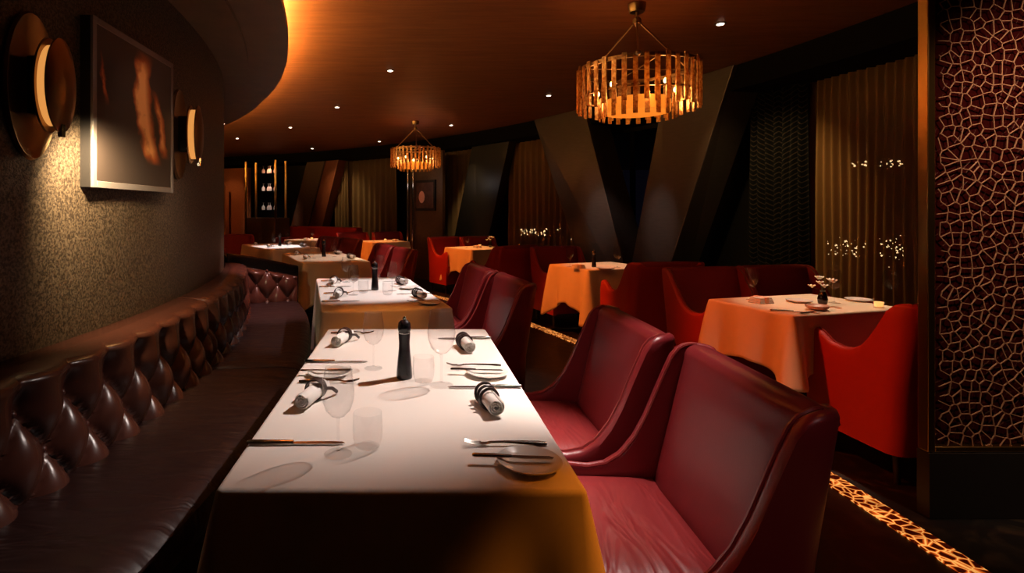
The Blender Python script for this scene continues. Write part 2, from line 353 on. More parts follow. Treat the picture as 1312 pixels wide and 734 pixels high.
def arc(r0, r1, z0, z1, t0, t1, n=48, bm=None):
    """solid arc block; r may be a function of theta"""
    bm = bm or bmesh.new(); f0 = r0 if callable(r0) else (lambda t: r0); f1 = r1 if callable(r1) else (lambda t: r1); prev = None
    for i in range(n+1):
        t = t0+(t1-t0)*i/n
        q = [bm.verts.new(P(f0(t), t, z0)), bm.verts.new(P(f1(t), t, z0)), bm.verts.new(P(f1(t), t, z1)), bm.verts.new(P(f0(t), t, z1))]
        if prev:
            for k in range(4): bm.faces.new((prev[k], prev[(k+1) % 4], q[(k+1) % 4], q[k]))
        else: bm.faces.new(q[::-1])
        prev = q
    bm.faces.new(prev); return bm
def struct(name, bm, m, parent=None, **k):
    o = mk(name, bm, m, parent, **k)
    if not parent: o['kind'] = 'structure'
    return o
def tag(o, label, cat, group=None):
    o['label'] = label; o['category'] = cat
    if group: o['group'] = group
    return o
def thing(name, label, cat, loc=(0, 0, 0), rz=0, group=None):
    o = bpy.data.objects.new(name, None); COL.objects.link(o); o.location = loc; o.rotation_euler = (0, 0, rz); o.empty_display_size = 0.1
    return tag(o, label, cat, group)
def dup(root, loc, rz, label, group=None, scale=None):
    kids = {}
    for o in ALLKIDS(root): kids.setdefault(o.parent, []).append(o)
    def cp(o, parent):
        c = o.copy(); COL.objects.link(c)
        if parent: c.parent = parent
        for ch in kids.get(o, []): cp(ch, c)
        return c
    r = cp(root, None); r.location = loc; r.rotation_euler = (0, 0, rz); r['label'] = label
    if 'group' in r: del r['group']
    if group: r['group'] = group
    if scale: r.scale = (scale, scale, scale)
    return r
def ALLKIDS(root):
    out = []
    def rec(o):
        for c in o.children: out.append(c); rec(c)
    rec(root); return out
class Proto:
    """first use moves the built thing, later uses copy it"""
    def __init__(s, fn): s.fn = fn; s.root = None
    def put(s, loc, rz, label, group=None, scale=None):
        if s.root is None:
            s.root = s.fn(); r = s.root; r.location = loc; r.rotation_euler = (0, 0, rz); r['label'] = label
            if group: r['group'] = group
            if scale: r.scale = (scale,)*3
            return r
        return dup(s.root, loc, rz, label, group, scale)

# ------------------------------------------------------------------ the room
R_IN, R_OUT = 8.0, 13.6
ZC, ZS, ZB = 2.8, 2.55, 2.56
TH0, TH1 = -0.62, 1.35
struct('floor', B((-1.5, 7.5, -0.05), (20, 24, 0.1)), 'floor', smooth=False)
struct('ceiling', B((-1.5, 7.5, ZC+0.05), (20, 24, 0.1)), 'ceiling', smooth=False)
struct('wall_left', arc(7.8, R_IN, 0, ZC, TH0, TH1, 140), 'wall')
def r_soff(t):
    t = max(0.0, min(0.42, t)); return 8.64-0.5*t
sof = struct('trim_1', arc(8.0, r_soff, ZS, ZS+0.05, TH0, TH1, 140), 'soffit')
struct('trim_2', arc(8.0, lambda t: r_soff(t)-0.30, ZS-0.035, ZS, TH0, TH1, 140), 'soffit')
struct('trim_3', arc(lambda t: r_soff(t)-0.16, lambda t: r_soff(t)-0.12, ZS+0.05, ZS+0.10, TH0, TH1, 140), 'black')
cv = mk('cove_light', arc(lambda t: r_soff(t)-0.10, lambda t: r_soff(t)-0.06, ZS+0.05, ZS+0.065, -0.12, TH1, 140), 'cove')
tag(cv, 'glowing amber light strip hidden on top of the curved ceiling soffit', 'light strip')
# outer wall, its bulkhead, windows
M['bulkhead'] = mat('matt black bulkhead', (0.004, 0.003, 0.003), 0.9, spec=0.1)
struct('trim_4', arc(12.9, 13.85, ZB, ZC, -0.35, TH1, 120), 'bulkhead')
WIN = [(430, 505), (556, 604), (655, 748), (762, 852), (1034, 1200)]
R_W = R_OUT
spans = sorted([(th_of(b, R_W), th_of(a, R_W)) for a, b in WIN])
cur = -0.42; segs = []
for a, b in spans: segs.append((cur, a)); cur = b
segs.append((cur, TH1))
bm = bmesh.new()
for a, b in segs: arc(R_W, R_W+0.25, 0, ZB, a, b, 10, bm)
for a, b in spans: arc(R_W, R_W+0.25, 0, 0.25, a, b, 10, bm)
struct('wall_right', bm, 'dark_panel')
for i, (a, b) in enumerate(spans):
    f = bpy.data.objects.new('window_%d' % (i+1), None); COL.objects.link(f); f['kind'] = 'structure'
    bm = bmesh.new()
    arc(R_W+0.06, R_W+0.12, 0.25, 0.31, a, b, 10, bm); arc(R_W+0.06, R_W+0.12, ZB-0.06, ZB, a, b, 10, bm)
    for t in (a, (a+b)/2, b):
        arc(R_W+0.06, R_W+0.12, 0.31, ZB-0.06, max(a, t-0.002), min(b, t+0.002), 1, bm)
    mk('window_frame', bm, 'black', f)
    bm = arc(R_W+0.085, R_W+0.095, 0.31, ZB-0.06, a, b, 10); mk('pane', bm, 'pane', f)
# end walls
bm = B((P(10.6, TH1).x, P(10.6, TH1).y, ZC/2), (7.6, 0.2, ZC), TH1); struct('wall_back', bm, 'dark_panel', smooth=False)
bm = B((1.6, -1.6, ZC/2), (8.4, 0.2, ZC)); struct('wall_front', bm, 'dark_panel', smooth=False)
# night skyline
bm = bmesh.new()
rs = random.Random(3)
def lights_at(px0, px1, py0, py1, n, sz, D=45):
    for _ in range(n):
        px = rs.uniform(px0, px1); py = py0+(py1-py0)*rs.random(); Yd = D*rs.uniform(0.9, 1.1)
        x = (px-526)*Yd/FPX; z = HZ-(py-270)*Yd/FPX; s = sz*rs.uniform(0.5, 1.2)*Yd/FPX
        bmesh.ops.create_icosphere(bm, subdivisions=1, radius=s, matrix=Matrix.Translation((x, Yd, z)))
lights_at(1052, 1160, 308, 330, 70, 1.1); lights_at(1086, 1160, 205, 214, 26, 1.2); lights_at(660, 704, 292, 302, 30, 1.1); lights_at(1040, 1056, 352, 360, 8, 1.3)
lights_at(1052, 1160, 300, 345, 30, 0.7); lights_at(640, 750, 292, 318, 20, 0.8)
sk = mk('city_light', bm, 'city'); sk['kind'] = 'stuff'; tag(sk, 'distant city lights of the night skyline beyond the window curtains', 'city lights')

# raked columns in front of the window wall, each a leaning solid
def column(corners, r, depth, m, label, msd=None):
    """corners = (px_topL, px_topR, px_botR, px_botL): tangential positions on radius r"""
    a, b, c, d = [th_of(p, r) for p in corners]
    bm = bmesh.new(); zt = ZC-0.002; n = 6
    fr = [[], []]
    for k, rr in enumerate((r, r+depth)):
        fr[k] = [bm.verts.new(P(rr, a, zt)), bm.verts.new(P(rr, b, zt)), bm.verts.new(P(rr, c, 0.0)), bm.verts.new(P(rr, d, 0.0))]
    A, Bv = fr
    for i in range(4): bm.faces.new((A[i], A[(i+1) % 4], Bv[(i+1) % 4], Bv[i]))
    bm.faces.new(A); bm.faces.new(Bv[::-1])
    o = mk('raked_column', bm, m, smooth=False, bevel=0.008); tag(o, label, 'column'); return o
def xb(top, bot, py0=150, py1=335, pyb=420):      # carry a slanted edge from its seen foot down to the floor
    return bot+(bot-top)*(pyb-py1)/(py1-py0)
column((852, 940, xb(940, 868), xb(852, 814)), 12.85, 0.4, 'metal_panel', 'wide gunmetal column leaning right, right arm of the V beside the big chandelier')
column((684, 748, xb(748, 795), xb(684, 737)), 12.85, 0.4, 'metal_panel', 'brown gunmetal column leaning left, left arm of the V under the big chandelier')
column((608, 656, xb(650, 625), xb(608, 583)), 13.06, 0.18, 'dark_panel', 'black leaning column left of the middle window curtain')
column((421, 437, xb(437, 412), xb(421, 395)), 12.92, 0.28, 'red_panel', 'narrow rust red lit column leaning at the far left')
column((396, 419, xb(419, 394), xb(396, 372)), 12.95, 0.28, 'brown_panel', 'dark brown leaning column left of the rust red one')

# ------------------------------------------------------------------ curtains
def curtain(px0, px1, r, folds, amp, m, label, cat='curtain', z0=0.02, z1=ZB-0.005, name='curtain'):
    t1, t0 = th_of(px0, r), th_of(px1, r); bm = bmesh.new(); uvl = bm.loops.layers.uv.new('UVMap'); n = folds*10; rows = []; rr = random.Random(int(px0)); ph = [rr.uniform(-.5, .5) for _ in range(folds+2)]
    L = (t1-t0)*r
    for j in range(9):
        z = z0+(z1-z0)*j/8; row = []
        for i in range(n+1):
            u = i/n; k = u*folds; f = math.sin(2*PI*k+ph[int(k)]*math.sin(PI*(k % 1))) * amp * (1.0-0.35*j/8)
            row.append(bm.verts.new(P(r+f+0.01*math.sin(9*u+j*.6), t0+(t1-t0)*u, z)))
        rows.append(row)
    for j in range(8):
        for i in range(n):
            f = bm.faces.new((rows[j][i], rows[j][i+1], rows[j+1][i+1], rows[j+1][i]))
            for lp, (ii, jj) in zip(f.loops, ((i, j), (i+1, j), (i+1, j+1), (i, j+1))): lp[uvl].uv = (ii/n*L, (z1-z0)*jj/8)
    o = mk(name, bm, m, auto=False); s = o.modifiers.new('thick', 'SOLIDIFY'); s.thickness = 0.002
    return tag(o, label, cat)
M['drape'] = mat('brown drape', (0.16, 0.10, 0.05), 0.8)
curtain(1037, 1200, 13.35, 14, 0.035, 'sheer', 'tall sheer amber curtain with city lights behind, beside the lattice screen')
curtain(962, 1036, 13.25, 7, 0.045, 'zigzag', 'black curtain with woven zigzag pattern left of the sheer amber curtain')
curtain(652, 752, 13.3, 13, 0.045, 'sheer', 'sheer brown curtain with skyline lights, between black column and V columns')
curtain(560, 606, 13.3, 7, 0.045, 'drape', 'dim brown drape right of the small framed picture')
curtain(446, 508, 13.3, 9, 0.05, 'drape', 'heavy brown drape with deep folds left of the silver post')
curtain(430, 446, 13.2, 4, 0.05, 'drape', 'narrow tied back drape beside the rust red column')

# ------------------------------------------------------------------ lattice screen column on the right
def voronoi_edges(x0, x1, y0, y1, cell, seed=1):
    rn = random.Random(seed); nx = int((x1-x0)/cell)+4; ny = int((y1-y0)/cell)+4; pts = {}
    for i in range(-2, nx):
        for j in range(-2, ny): pts[(i, j)] = (x0+(i+0.5+rn.uniform(-.42, .42))*cell, y0+(j+0.5+rn.uniform(-.42, .42))*cell)
    E = {}
    for (i, j), p in pts.items():
        poly = [(p[0]-3*cell, p[1]-3*cell), (p[0]+3*cell, p[1]-3*cell), (p[0]+3*cell, p[1]+3*cell), (p[0]-3*cell, p[1]+3*cell)]
        for di in range(-2, 3):
            for dj in range(-2, 3):
                q = pts.get((i+di, j+dj))
                if q is None or (di == 0 and dj == 0): continue
                mx, my = (p[0]+q[0])/2, (p[1]+q[1])/2; nx_, ny_ = q[0]-p[0], q[1]-p[1]; out = []
                for k in range(len(poly)):
                    a, b = poly[k], poly[(k+1) % len(poly)]
                    da = (a[0]-mx)*nx_+(a[1]-my)*ny_; db = (b[0]-mx)*nx_+(b[1]-my)*ny_
                    if da <= 0: out.append(a)
                    if da*db < 0:
                        t = da/(da-db); out.append((a[0]+(b[0]-a[0])*t, a[1]+(b[1]-a[1])*t))
                poly = out
        for k in range(len(poly)):
            a, b = poly[k], poly[(k+1) % len(poly)]
            m_ = ((a[0]+b[0])/2, (a[1]+b[1])/2)
            if not (x0 < m_[0] < x1 and y0 < m_[1] < y1): continue
            E[(round(m_[0], 4), round(m_[1], 4))] = (a, b)
    return list(E.values())
SX0, SX1, SY = 2.285, 3.25, 2.40; ZK = 0.29
scr = thing('lattice_screen', 'tall coppery crackle lattice screen with brass edge at the right of the room', 'screen', (SX0, SY, 0))
bm = bmesh.new()
for a, b in voronoi_edges(0.05, SX1-SX0-0.04, ZK+0.02, ZC-0.04, 0.047):
    a = (min(max(a[0], 0.03), SX1-SX0-0.03), min(max(a[1], ZK+.01), ZC-0.03)); b = (min(max(b[0], 0.03), SX1-SX0-0.03), min(max(b[1], ZK+.01), ZC-0.03))
    d = math.hypot(b[0]-a[0], b[1]-a[1])
    if d < 0.004: continue
    an = math.atan2(b[1]-a[1], b[0]-a[0])
    m4 = Matrix.Translation(((a[0]+b[0])/2, 0.012, (a[1]+b[1])/2)) @ Matrix.Rotation(-an, 4, 'Y') @ Matrix.Diagonal((d+0.001, 0.004, 0.0031, 1))
    bmesh.ops.create_cube(bm, size=1, matrix=m4)
mk('lattice', bm, 'lattice', scr, smooth=False)
mk('plinth', B(((SX1-SX0)/2, 0.02, ZK/2), (SX1-SX0+0.03, 0.06, ZK-0.004)), 'black', scr, smooth=False)
mk('back_panel', B(((SX1-SX0)/2, 0.034, (ZC+ZK)/2+0.01), (SX1-SX0-0.04, 0.012, ZC-ZK-0.03)), 'mirror', scr, smooth=False)
for nm, c, s in (('side_trim', (0.0, 0.02, (ZC+ZK)/2-0.001), (0.034, 0.05, ZC-ZK-0.004)), ('side_trim', (SX1-SX0, 0.02, (ZC+ZK)/2-0.001), (0.034, 0.05, ZC-ZK-0.004)),
                 ('bottom_trim', ((SX1-SX0)/2, 0.02, ZK+0.012), (SX1-SX0-0.036, 0.045, 0.024))):
    mk(nm, B(c, s), 'gold', scr, bevel=0.004)

# glowing floor strip following the aisle
st = mk('floor_light_strip', arc(11.38, 11.50, 0.0, 0.006, -0.35, 0.60, 90), 'crackle')
tag(st, 'glowing orange crackle glass strip set in the dark aisle floor', 'floor light')

# far left: mosaic panel, glass rack, partition with picture
t = th_of(302, 12.4); o = mk('mosaic_panel', arc(12.5, 12.6, 0, 2.45, th_of(318, 12.5), th_of(278, 12.5), 8), 'rust_wall'); tag(o, 'rust orange mosaic panel at the far left behind the glass rack', 'panel')
rack = thing('glass_rack', 'tall brass glass rack holding upturned glasses at the far left', 'rack')
RR = 12.1; tl, tr = th_of(315, RR), th_of(366, RR)
for px in (315, 328, 353, 366):
    rq = RR if px in (315, 353) else RR+0.35; p = P(rq, th_of(px, rq), 0); mk('post', B((p.x, p.y, 1.28), (0.045, 0.045, 2.56)), 'gold', rack, smooth=False)
for z in (1.36, 1.82, 2.25): mk('shelf', arc(RR+0.02, RR+0.33, z, z+0.012, tr+0.004, tl-0.004, 6), 'glass', rack)
ct = mk('cabinet', arc(RR-0.1, RR+0.4, 0.0, 1.18, th_of(356, RR), th_of(318, RR), 6), 'brown_panel', rack, bevel=0.01)
p = P(12.3, th_of(287, 12.3), 0); tag(mk('brass_post', LA([(0.03, 0.0), (0.03, 2.0)], 12, (p.x, p.y, 0)), 'gold'), 'slim brass post at the far left edge of the mosaic panel', 'post')
pp = thing('partition', 'brown partition panel with two slim silver posts behind the far tables', 'partition')
ta, tb = th_of(566, 12.6), th_of(524, 12.6)
mk('panel', arc(12.62, 12.68, 0, 2.5, ta, tb, 6), 'brown_panel', pp)
for px in (522.5, 529): p = P(12.58, th_of(px, 12.58)); mk('post', LA([(0.022, 0), (0.022, ZC-0.25)], 12, (p.x, p.y, 0)), 'chrome', pp)
pic = thing('small_picture', 'small dark framed picture with a pink blot on the brown partition', 'picture')
ta, tb = th_of(558, 12.6), th_of(533, 12.6)
mk('picture_frame', arc(12.585, 12.619, 1.35, 1.95, ta, tb, 4), 'black', pic); mk('canvas', arc(12.575, 12.584, 1.40, 1.90, ta+0.003, tb-0.003, 4), 'art_small', pic)
bm = bmesh.new(); p = P(12.565, th_of(540, 12.56), 1.62); bmesh.ops.create_icosphere(bm, subdivisions=2, radius=0.1, matrix=Matrix.Translation(p) @ Matrix.Rotation(th_of(540, 12.5), 4, 'Z') @ Matrix.Diagonal((0.05, 0.9, 1.2, 1)))
mk('painted_blot', bm, mat('pink paint', (0.75, 0.42, 0.32), 0.5), pic)
point(P(12.2, th_of(540, 12.2), 1.9), 1.2, WHITE, 0.05)

# ------------------------------------------------------------------ wall sconces and the picture
def sconce(th, label, power):
    p = P(8.0, th, 1.79); t = thing('wall_sconce', label, 'wall light', p, th)        # local +X points into the room
    RX = Matrix.Rotation(PI/2, 4, 'Y')
    def disc(prof, n=48): 
        bm = bmesh.new(); rg = lathe(bm, prof, n, mtx=RX); bm.faces.new(rg[0][::-1]); bm.faces.new(rg[-1]); return bm
    mk('back_plate', disc([(0.25, 0.002), (0.262, 0.02), (0.255, 0.035), (0.22, 0.022), (0.01, 0.02)]), 'bronze', t)
    mk('mounting_box', B((0.08, 0, 0), (0.10, 0.13, 0.20)), 'black', t, bevel=0.006)
    mk('flange', disc([(0.12, 0.108), (0.165, 0.110), (0.170, 0.116), (0.165, 0.122), (0.12, 0.122)]), 'bronze', t)
    mk('lamp_drum', disc([(0.142, 0.122), (0.142, 0.168)]), mat('lit sconce drum', (.35, .16, .06), .4, emit=(1.0, 0.40, 0.09), estr=0.75), t)
    mk('front_disc', disc([(0.150, 0.168), (0.166, 0.172), (0.166, 0.180), (0.12, 0.196), (0.05, 0.204), (0.002, 0.206)]), 'bronze', t)
    mk('clip', B((0.180, 0.0, -0.155), (0.02, 0.045, 0.055)), 'chrome', t, bevel=0.002)
    t.scale = (0.72, 0.45, 1)
    return t
sconce(-0.080, 'round bronze wall sconce at the left edge, left of the big picture', 1)
sconce(0.072, 'round bronze wall sconce just right of the big picture', 1)
spot(P(8.22, -0.065, 1.66), P(8.0, -0.035, 1.38), 105, 105, (1.0, 0.76, 0.42), 0.9, 0.04)
spot(P(8.36, 0.06, 1.50), P(8.0, 0.085, 1.15), 3.5, 130, (1.0, 0.75, 0.55), 0.9, 0.04)
spot(P(9.1, -0.02, 2.5), P(8.1, 0.01, 1.75), 12, 36, (1.0, 0.72, 0.5), 0.8, 0.04)
def picture():
    # chord between the two frame edges
    A = Vector((-1.290, 2.21)); Bq = Vector((-1.290, 2.96)); c = (A+Bq)/2; L = (Bq-A).length; rz = math.atan2(Bq.y-A.y, Bq.x-A.x)
    t = thing('framed_picture', 'large framed abstract picture with an orange ember shape on the bronze wall', 'picture', (c.x, c.y, 1.795), rz)
    H = 0.70; wv = 0.028
    bm = bmesh.new()
    for x in (-1, 1): box(bm, (x*(L/2-wv/2), 0, 0), (wv, 0.012, H))
    for z in (-1, 1): box(bm, (0, 0, z*(H/2-wv/2)), (L-2*wv, 0.012, wv))
    mk('picture_frame', bm, 'frame', t, bevel=0.002)
    mk('backing', B((0, 0.031, 0), (L-0.004, 0.05, H-0.004)), 'black', t, smooth=False)
    bm = bmesh.new(); uvl = bm.loops.layers.uv.new('UVMap'); vs = [bm.verts.new((x*(L/2-wv), -0.004, z*(H/2-wv))) for x, z in ((-1, -1), (1, -1), (1, 1), (-1, 1))]
    vb = [bm.verts.new(v.co+Vector((0, 0.012, 0))) for v in vs]
    f = bm.faces.new(vs); bm.faces.new(vb[::-1])
    for i in range(4): bm.faces.new((vs[i], vs[(i+1) % 4], vb[(i+1) % 4], vb[i]))
    for lp, uv in zip(f.loops, ((0, 0), (1, 0), (1, 1), (0, 1))): lp[uvl].uv = uv
    mk('canvas', bm, 'art', t, smooth=False)
picture()

# ------------------------------------------------------------------ banquette
def banquette(t0, t1, label, ret=False, tuft=True, matb='banq_back', seats=1, z_top=0.85):
    t = thing('banquette', label, 'banquette', P(8.45, (t0+t1)/2, 0)); 
    inv = Matrix.Translation(-t.location)
    def part(name, bm, m, parent=t, **k):
        bmesh.ops.transform(bm, matrix=inv, verts=bm.verts); return mk(name, bm, m, parent, **k)
    part('base', arc(8.05, 8.65, 0.0, 0.30, t0+0.001, t1-0.001, 40), 'black')
    # seat cushion with rounded front and top edge
    def cushion(a, b):
        prof = [(8.10, 0.30), (8.69, 0.30), (8.712, 0.325), (8.72, 0.38), (8.712, 0.425), (8.68, 0.448), (8.60, 0.456), (8.40, 0.452), (8.10, 0.45)]
        bm = bmesh.new(); n = 60; rows = []
        for i in range(n+1):
            u = i/n; q = a+(b-a)*u; e = min(u, 1-u)*(b-a)*8.4; sh = 0.02*max(0, 1-e/0.02)**2
            rows.append([bm.verts.new(P(r, q, z-(sh if z > 0.4 else 0)+ (0.004*math.sin(q*90+r*11)*math.sin(r*17) if 0.44 < z else 0))) for r, z in prof])
        for i in range(n):
            for k in range(len(prof)): bm.faces.new((rows[i][k], rows[i][(k+1) % len(prof)], rows[i+1][(k+1) % len(prof)], rows[i+1][k]))
        bm.faces.new(rows[0][::-1]); bm.faces.new(rows[-1]); return bm
    for k in range(seats):
        a = t0+(t1-t0)*k/seats; b = t0+(t1-t0)*(k+1)/seats; part('seat_cushion', cushion(a+0.0006, b-0.0006), 'banq')
    # deep buttoned back
    SP, ZR = 0.215, 0.72
    Larc = (t1-t0)*8.17; nb = round(Larc/SP); sp = Larc/nb
    def puff(s, z):
        q = s/sp; w_ = (z-ZR)/0.30
        if z < ZR: a_, b_ = q+w_, q-w_
        else: a_, b_ = q, q
        v = abs(math.sin(PI*a_)*math.sin(PI*b_))**0.42
        if z > ZR:
            k = min(1, max(0, (z-ZR-0.02)/0.09)); k = k*k*(3-2*k); v = v*(1-k*0.72)+0.72*k
        return v
    zs = [0.40+0.0112*i for i in range(int((z_top-0.03-0.40)/0.0112)+1)]
    n = int(Larc/0.0115); bm = bmesh.new(); rows = []
    for i in range(n+1):
        s = Larc*i/n; th = t0+s/8.17; row = []
        endf = min(1, min(s, Larc-s)/0.03); endf = math.sqrt(max(0, endf))
        for z in zs:
            base = 8.165-(z-0.45)*0.10
            row.append(bm.verts.new(P(base+(0.078*puff(s, z) if tuft else 0.05)*endf, th, z)))
        # roll over the top
        pt = 0.070*puff(s, zs[-1])*endf; base = 8.165-(zs[-1]-0.45)*0.10
        for a in (25, 50, 75, 90): row.append(bm.verts.new(P(base-0.03+(0.03+pt)*math.cos(math.radians(a)), th, zs[-1]+0.03*math.sin(math.radians(a)))))
        row.append(bm.verts.new(P(8.01, th, z_top))); row.append(bm.verts.new(P(8.01, th, 0.40)))
        rows.append(row)
    for i in range(n):
        m_ = len(rows[0])
        for k in range(m_): bm.faces.new((rows[i][k], rows[i][(k+1) % m_], rows[i+1][(k+1) % m_], rows[i+1][k]))
    bm.faces.new(rows[0][::-1]); bm.faces.new(rows[-1])
    bk = part('backrest', bm, matb, auto=False)
    if tuft:
        for i in range(1, nb):
            for off, z in ((0, ZR), (0.5, 0.57)):
                s = (i-off)*sp if off else i*sp
                if s < 0.05: continue
                bm = bmesh.new(); q = P(8.176-(z-0.45)*0.10, t0+s/8.17, z); bmesh.ops.create_uvsphere(bm, u_segments=10, v_segments=6, radius=0.012, matrix=Matrix.Translation(q))
                part('button', bm, 'button', bk)
    if ret:
        # buttoned return panel closing the far end, sloping down towards the aisle
        bm = bmesh.new(); nx, nz = 60, 34; th = t1; Lr = 0.60; rows = []
        for side in (0, 1):
            pass
        def zt(u): return z_top-0.03-0.13*u
        for i in range(nx+1):
            u = i/nx; r = 8.10+Lr*u; row = []
            for j in range(nz+1):
                v = j/nz; z = 0.42+(zt(u)-0.42)*v; q = (r-8.10)/0.20; w_ = (z-0.62)/0.28; p_ = abs(math.sin(PI*(q+w_))*math.sin(PI*(q-w_)))**0.42
                e = math.sqrt(min(1, min(1-v, 1-u)/0.1))
                row.append(P(r, th, z)+tang(th)*(-(0.01+0.055*p_)*e))
            row.append(P(r, th, zt(u))+tang(th)*0.07); row.append(P(r, th, 0.42)+tang(th)*0.07)
            rows.append([bm.verts.new(x) for x in row])
        for i in range(nx):
            m_ = len(rows[0])
            for k in range(m_): bm.faces.new((rows[i][k], rows[i][(k+1) % m_], rows[i+1][(k+1) % m_], rows[i+1][k]))
        bm.faces.new(rows[0][::-1]); bm.faces.new(rows[-1])
        rp = part('return_panel', bm, matb, auto=False)
        for q_, z in ((1, 0.62), (2, 0.62), (0.5, 0.76), (1.5, 0.76), (1.5, 0.48), (2.5, 0.48)):
            bm = bmesh.new(); c = P(8.10+0.20*q_, th, z)+tang(th)*(-0.012); bmesh.ops.create_uvsphere(bm, u_segments=10, v_segments=6, radius=0.013, matrix=Matrix.Translation(c)); part('button', bm, 'button', rp)
    return t
def tang(th): return Vector((-math.sin(th), math.cos(th), 0))
tA = math.asin((3.16-CY)/8.2); tB = math.asin((5.36-CY)/8.3)
banquette(-0.34, tA-0.001, 'long burgundy buttoned leather banquette under the big picture', seats=1)
banquette(tA+0.001, tB, 'shorter burgundy leather banquette with a buttoned end panel, beyond the long one', ret=True)
banquette(tB+0.045, tB+0.36, 'dark leather banquette hidden behind the black lacquer rail', tuft=False, matb='black_lacquer')
th = tB+0.02; bm = bmesh.new(); pts = []
for i in range(13):
    u = i/12; q = P(8.03+0.70*u, th, 0.93-0.15*u**1.2)+tang(th)*0.0; pts.append(q)
bm = bmesh.new(); rows = []
for q in pts:
    rows.append([bm.verts.new(q+tang(th)*a+Vector((0, 0, b))) for a, b in ((-0.035, -0.02), (-0.025, 0), (0.025, 0), (0.035, -0.02))]+[bm.verts.new(Vector((q.x, q.y, 0))+tang(th)*0.035), bm.verts.new(Vector((q.x, q.y, 0))+tang(th)*-0.035)])
for i in range(12):
    for k in range(6): bm.faces.new((rows[i][k], rows[i][(k+1) % 6], rows[i+1][(k+1) % 6], rows[i+1][k]))
bm.faces.new(rows[0][::-1]); bm.faces.new(rows[-1])
tag(mk('divider', bm, 'black_lacquer', bevel=0.006), 'glossy black sloping divider behind the buttoned banquette end', 'divider')

# ------------------------------------------------------------------ tables and cloths
def table_set(name_lbl, cloth_lbl, NL, rz, W, L, drop, corner=0.0, flare=0.03, fold=0.02, mcloth='linen', z=0.755, twin=False, wav=0.004):
    """NL = near-left corner; local +X along the near edge, +Y away"""
    NL = Vector(NL); ux = Vector((math.cos(rz), math.sin(rz), 0)); uy = Vector((-math.sin(rz), math.cos(rz), 0)); c = NL+ux*W/2+uy*L/2
    t = thing('dining_table', name_lbl, 'table', (c.x, c.y, 0), rz)
    mk('tabletop', B((0, 0, z-0.022), (W-0.012, L-0.012, 0.032)), 'black', t, bevel=0.004)
    for y in ((-L/4, L/4) if twin else (0,)):
        mk('pedestal', LA([(0.035, 0.02), (0.035, z-0.04)], 16, (0, y, 0)), 'black', t); mk('foot', LA([(0.22, 0.0), (0.22, 0.012), (0.05, 0.03)], 28, (0, y, 0)), 'black', t)
    # cloth
    rc = 0.018; per = []
    cs = [(W/2-rc, -L/2+rc, -90), (W/2-rc, L/2-rc, 0), (-W/2+rc, L/2-rc, 90), (-W/2+rc, -L/2+rc, 180)]
    for k, (x, y, a0) in enumerate(cs):
        for i in range(7):
            a = math.radians(a0+15*i); per.append((Vector((x, y)), Vector((math.cos(a), math.sin(a))), 0.0 if 1 <= i <= 5 else 0.0))
        x2, y2, a2 = cs[(k+1) % 4]; A = Vector((x, y))+rc*Vector((math.cos(math.radians(a0+90)), math.sin(math.radians(a0+90)))); Bq = Vector((x2, y2))+rc*Vector((math.cos(math.radians(a2)), math.sin(math.radians(a2))))
        n = max(8, int((Bq-A).length/0.03)); nn = Vector((math.cos(math.radians(a0+90)), math.sin(math.radians(a0+90))))
        for i in range(1, n):
            q = A+(Bq-A)*i/n; per.append((q-nn*rc, nn, min((q-A).length, (q-Bq).length)))
    bm = bmesh.new(); rr = random.Random(int(abs(c.x)*100)+3)
    K = 22; rings = []; phs = [rr.uniform(0, 6) for _ in range(3)]
    for k in range(K+1):
        ring = []
        for i, (q, nn, d) in enumerate(per):
            ex = corner*math.exp(-(d/0.16)**1.3)
            dr = drop+ex
            if k <= 4:
                a = math.radians(90*k/4); off = rc-0.014+0.014*math.sin(a); zz = z-0.014*(1-math.cos(a))
            else:
                tt = (k-4)/(K-4); zz = z-0.014-(dr-0.014)*tt
                f = fold*math.cos(2*PI*d/0.26)*math.exp(-(d/0.22)) if d < 0.6 else 0
                f2 = wav*math.sin(d*23+phs[0])+wav*0.7*math.sin(d*41+phs[1])
                off = rc+flare*tt+f*tt**0.8*2.0+f2*tt*min(1, d/0.1)
            p = q+nn*off; ring.append(bm.verts.new((p.x, p.y, zz)))
        rings.append(ring)
    n = len(per)
    for a, b in zip(rings, rings[1:]):
        for i in range(n): bm.faces.new((a[i], a[(i+1) % n], b[(i+1) % n], b[i]))
    bm.faces.new(rings[0])
    o = mk('tablecloth', bm, mcloth); o.location = (c.x, c.y, 0); o.rotation_euler = (0, 0, rz); s = o.modifiers.new('thick', 'SOLIDIFY'); s.thickness = 0.002; s.offset = -1
    tag(o, cloth_lbl, 'tablecloth')
    return c, ux, uy
T1 = table_set('nearest long table by the banquette, hidden under its white cloth', 'long white tablecloth on the nearest table, laid for four', (-0.42, 1.16, 0), 0, 0.80, 1.60, 0.66, 0.04, 0.11, 0.018, twin=True)
T2 = table_set('second long banquette table, under the cloth with the amber lit near edge', 'white tablecloth with amber lit near edge on the second banquette table', (-0.525, 3.21, 0), math.radians(10.8), 0.80, 1.62, 0.60, 0.05, 0.018, 0.018, twin=True)
T3 = table_set('third long banquette table, angled beyond the buttoned end panel', 'cream tablecloth on the third banquette table, dim brown at its near side', (-1.22, 6.17, 0), math.radians(21), 0.80, 1.62, 0.42, 0.10, 0.02, 0.018, twin=True, mcloth='linen_gold')
T4 = table_set('farthest banquette table, near the glass rack', 'white tablecloth on the farthest banquette table near the glass rack', (-2.12, 8.35, 0), math.radians(33), 0.80, 1.62, 0.42, 0.10, 0.02, 0.018, twin=True)
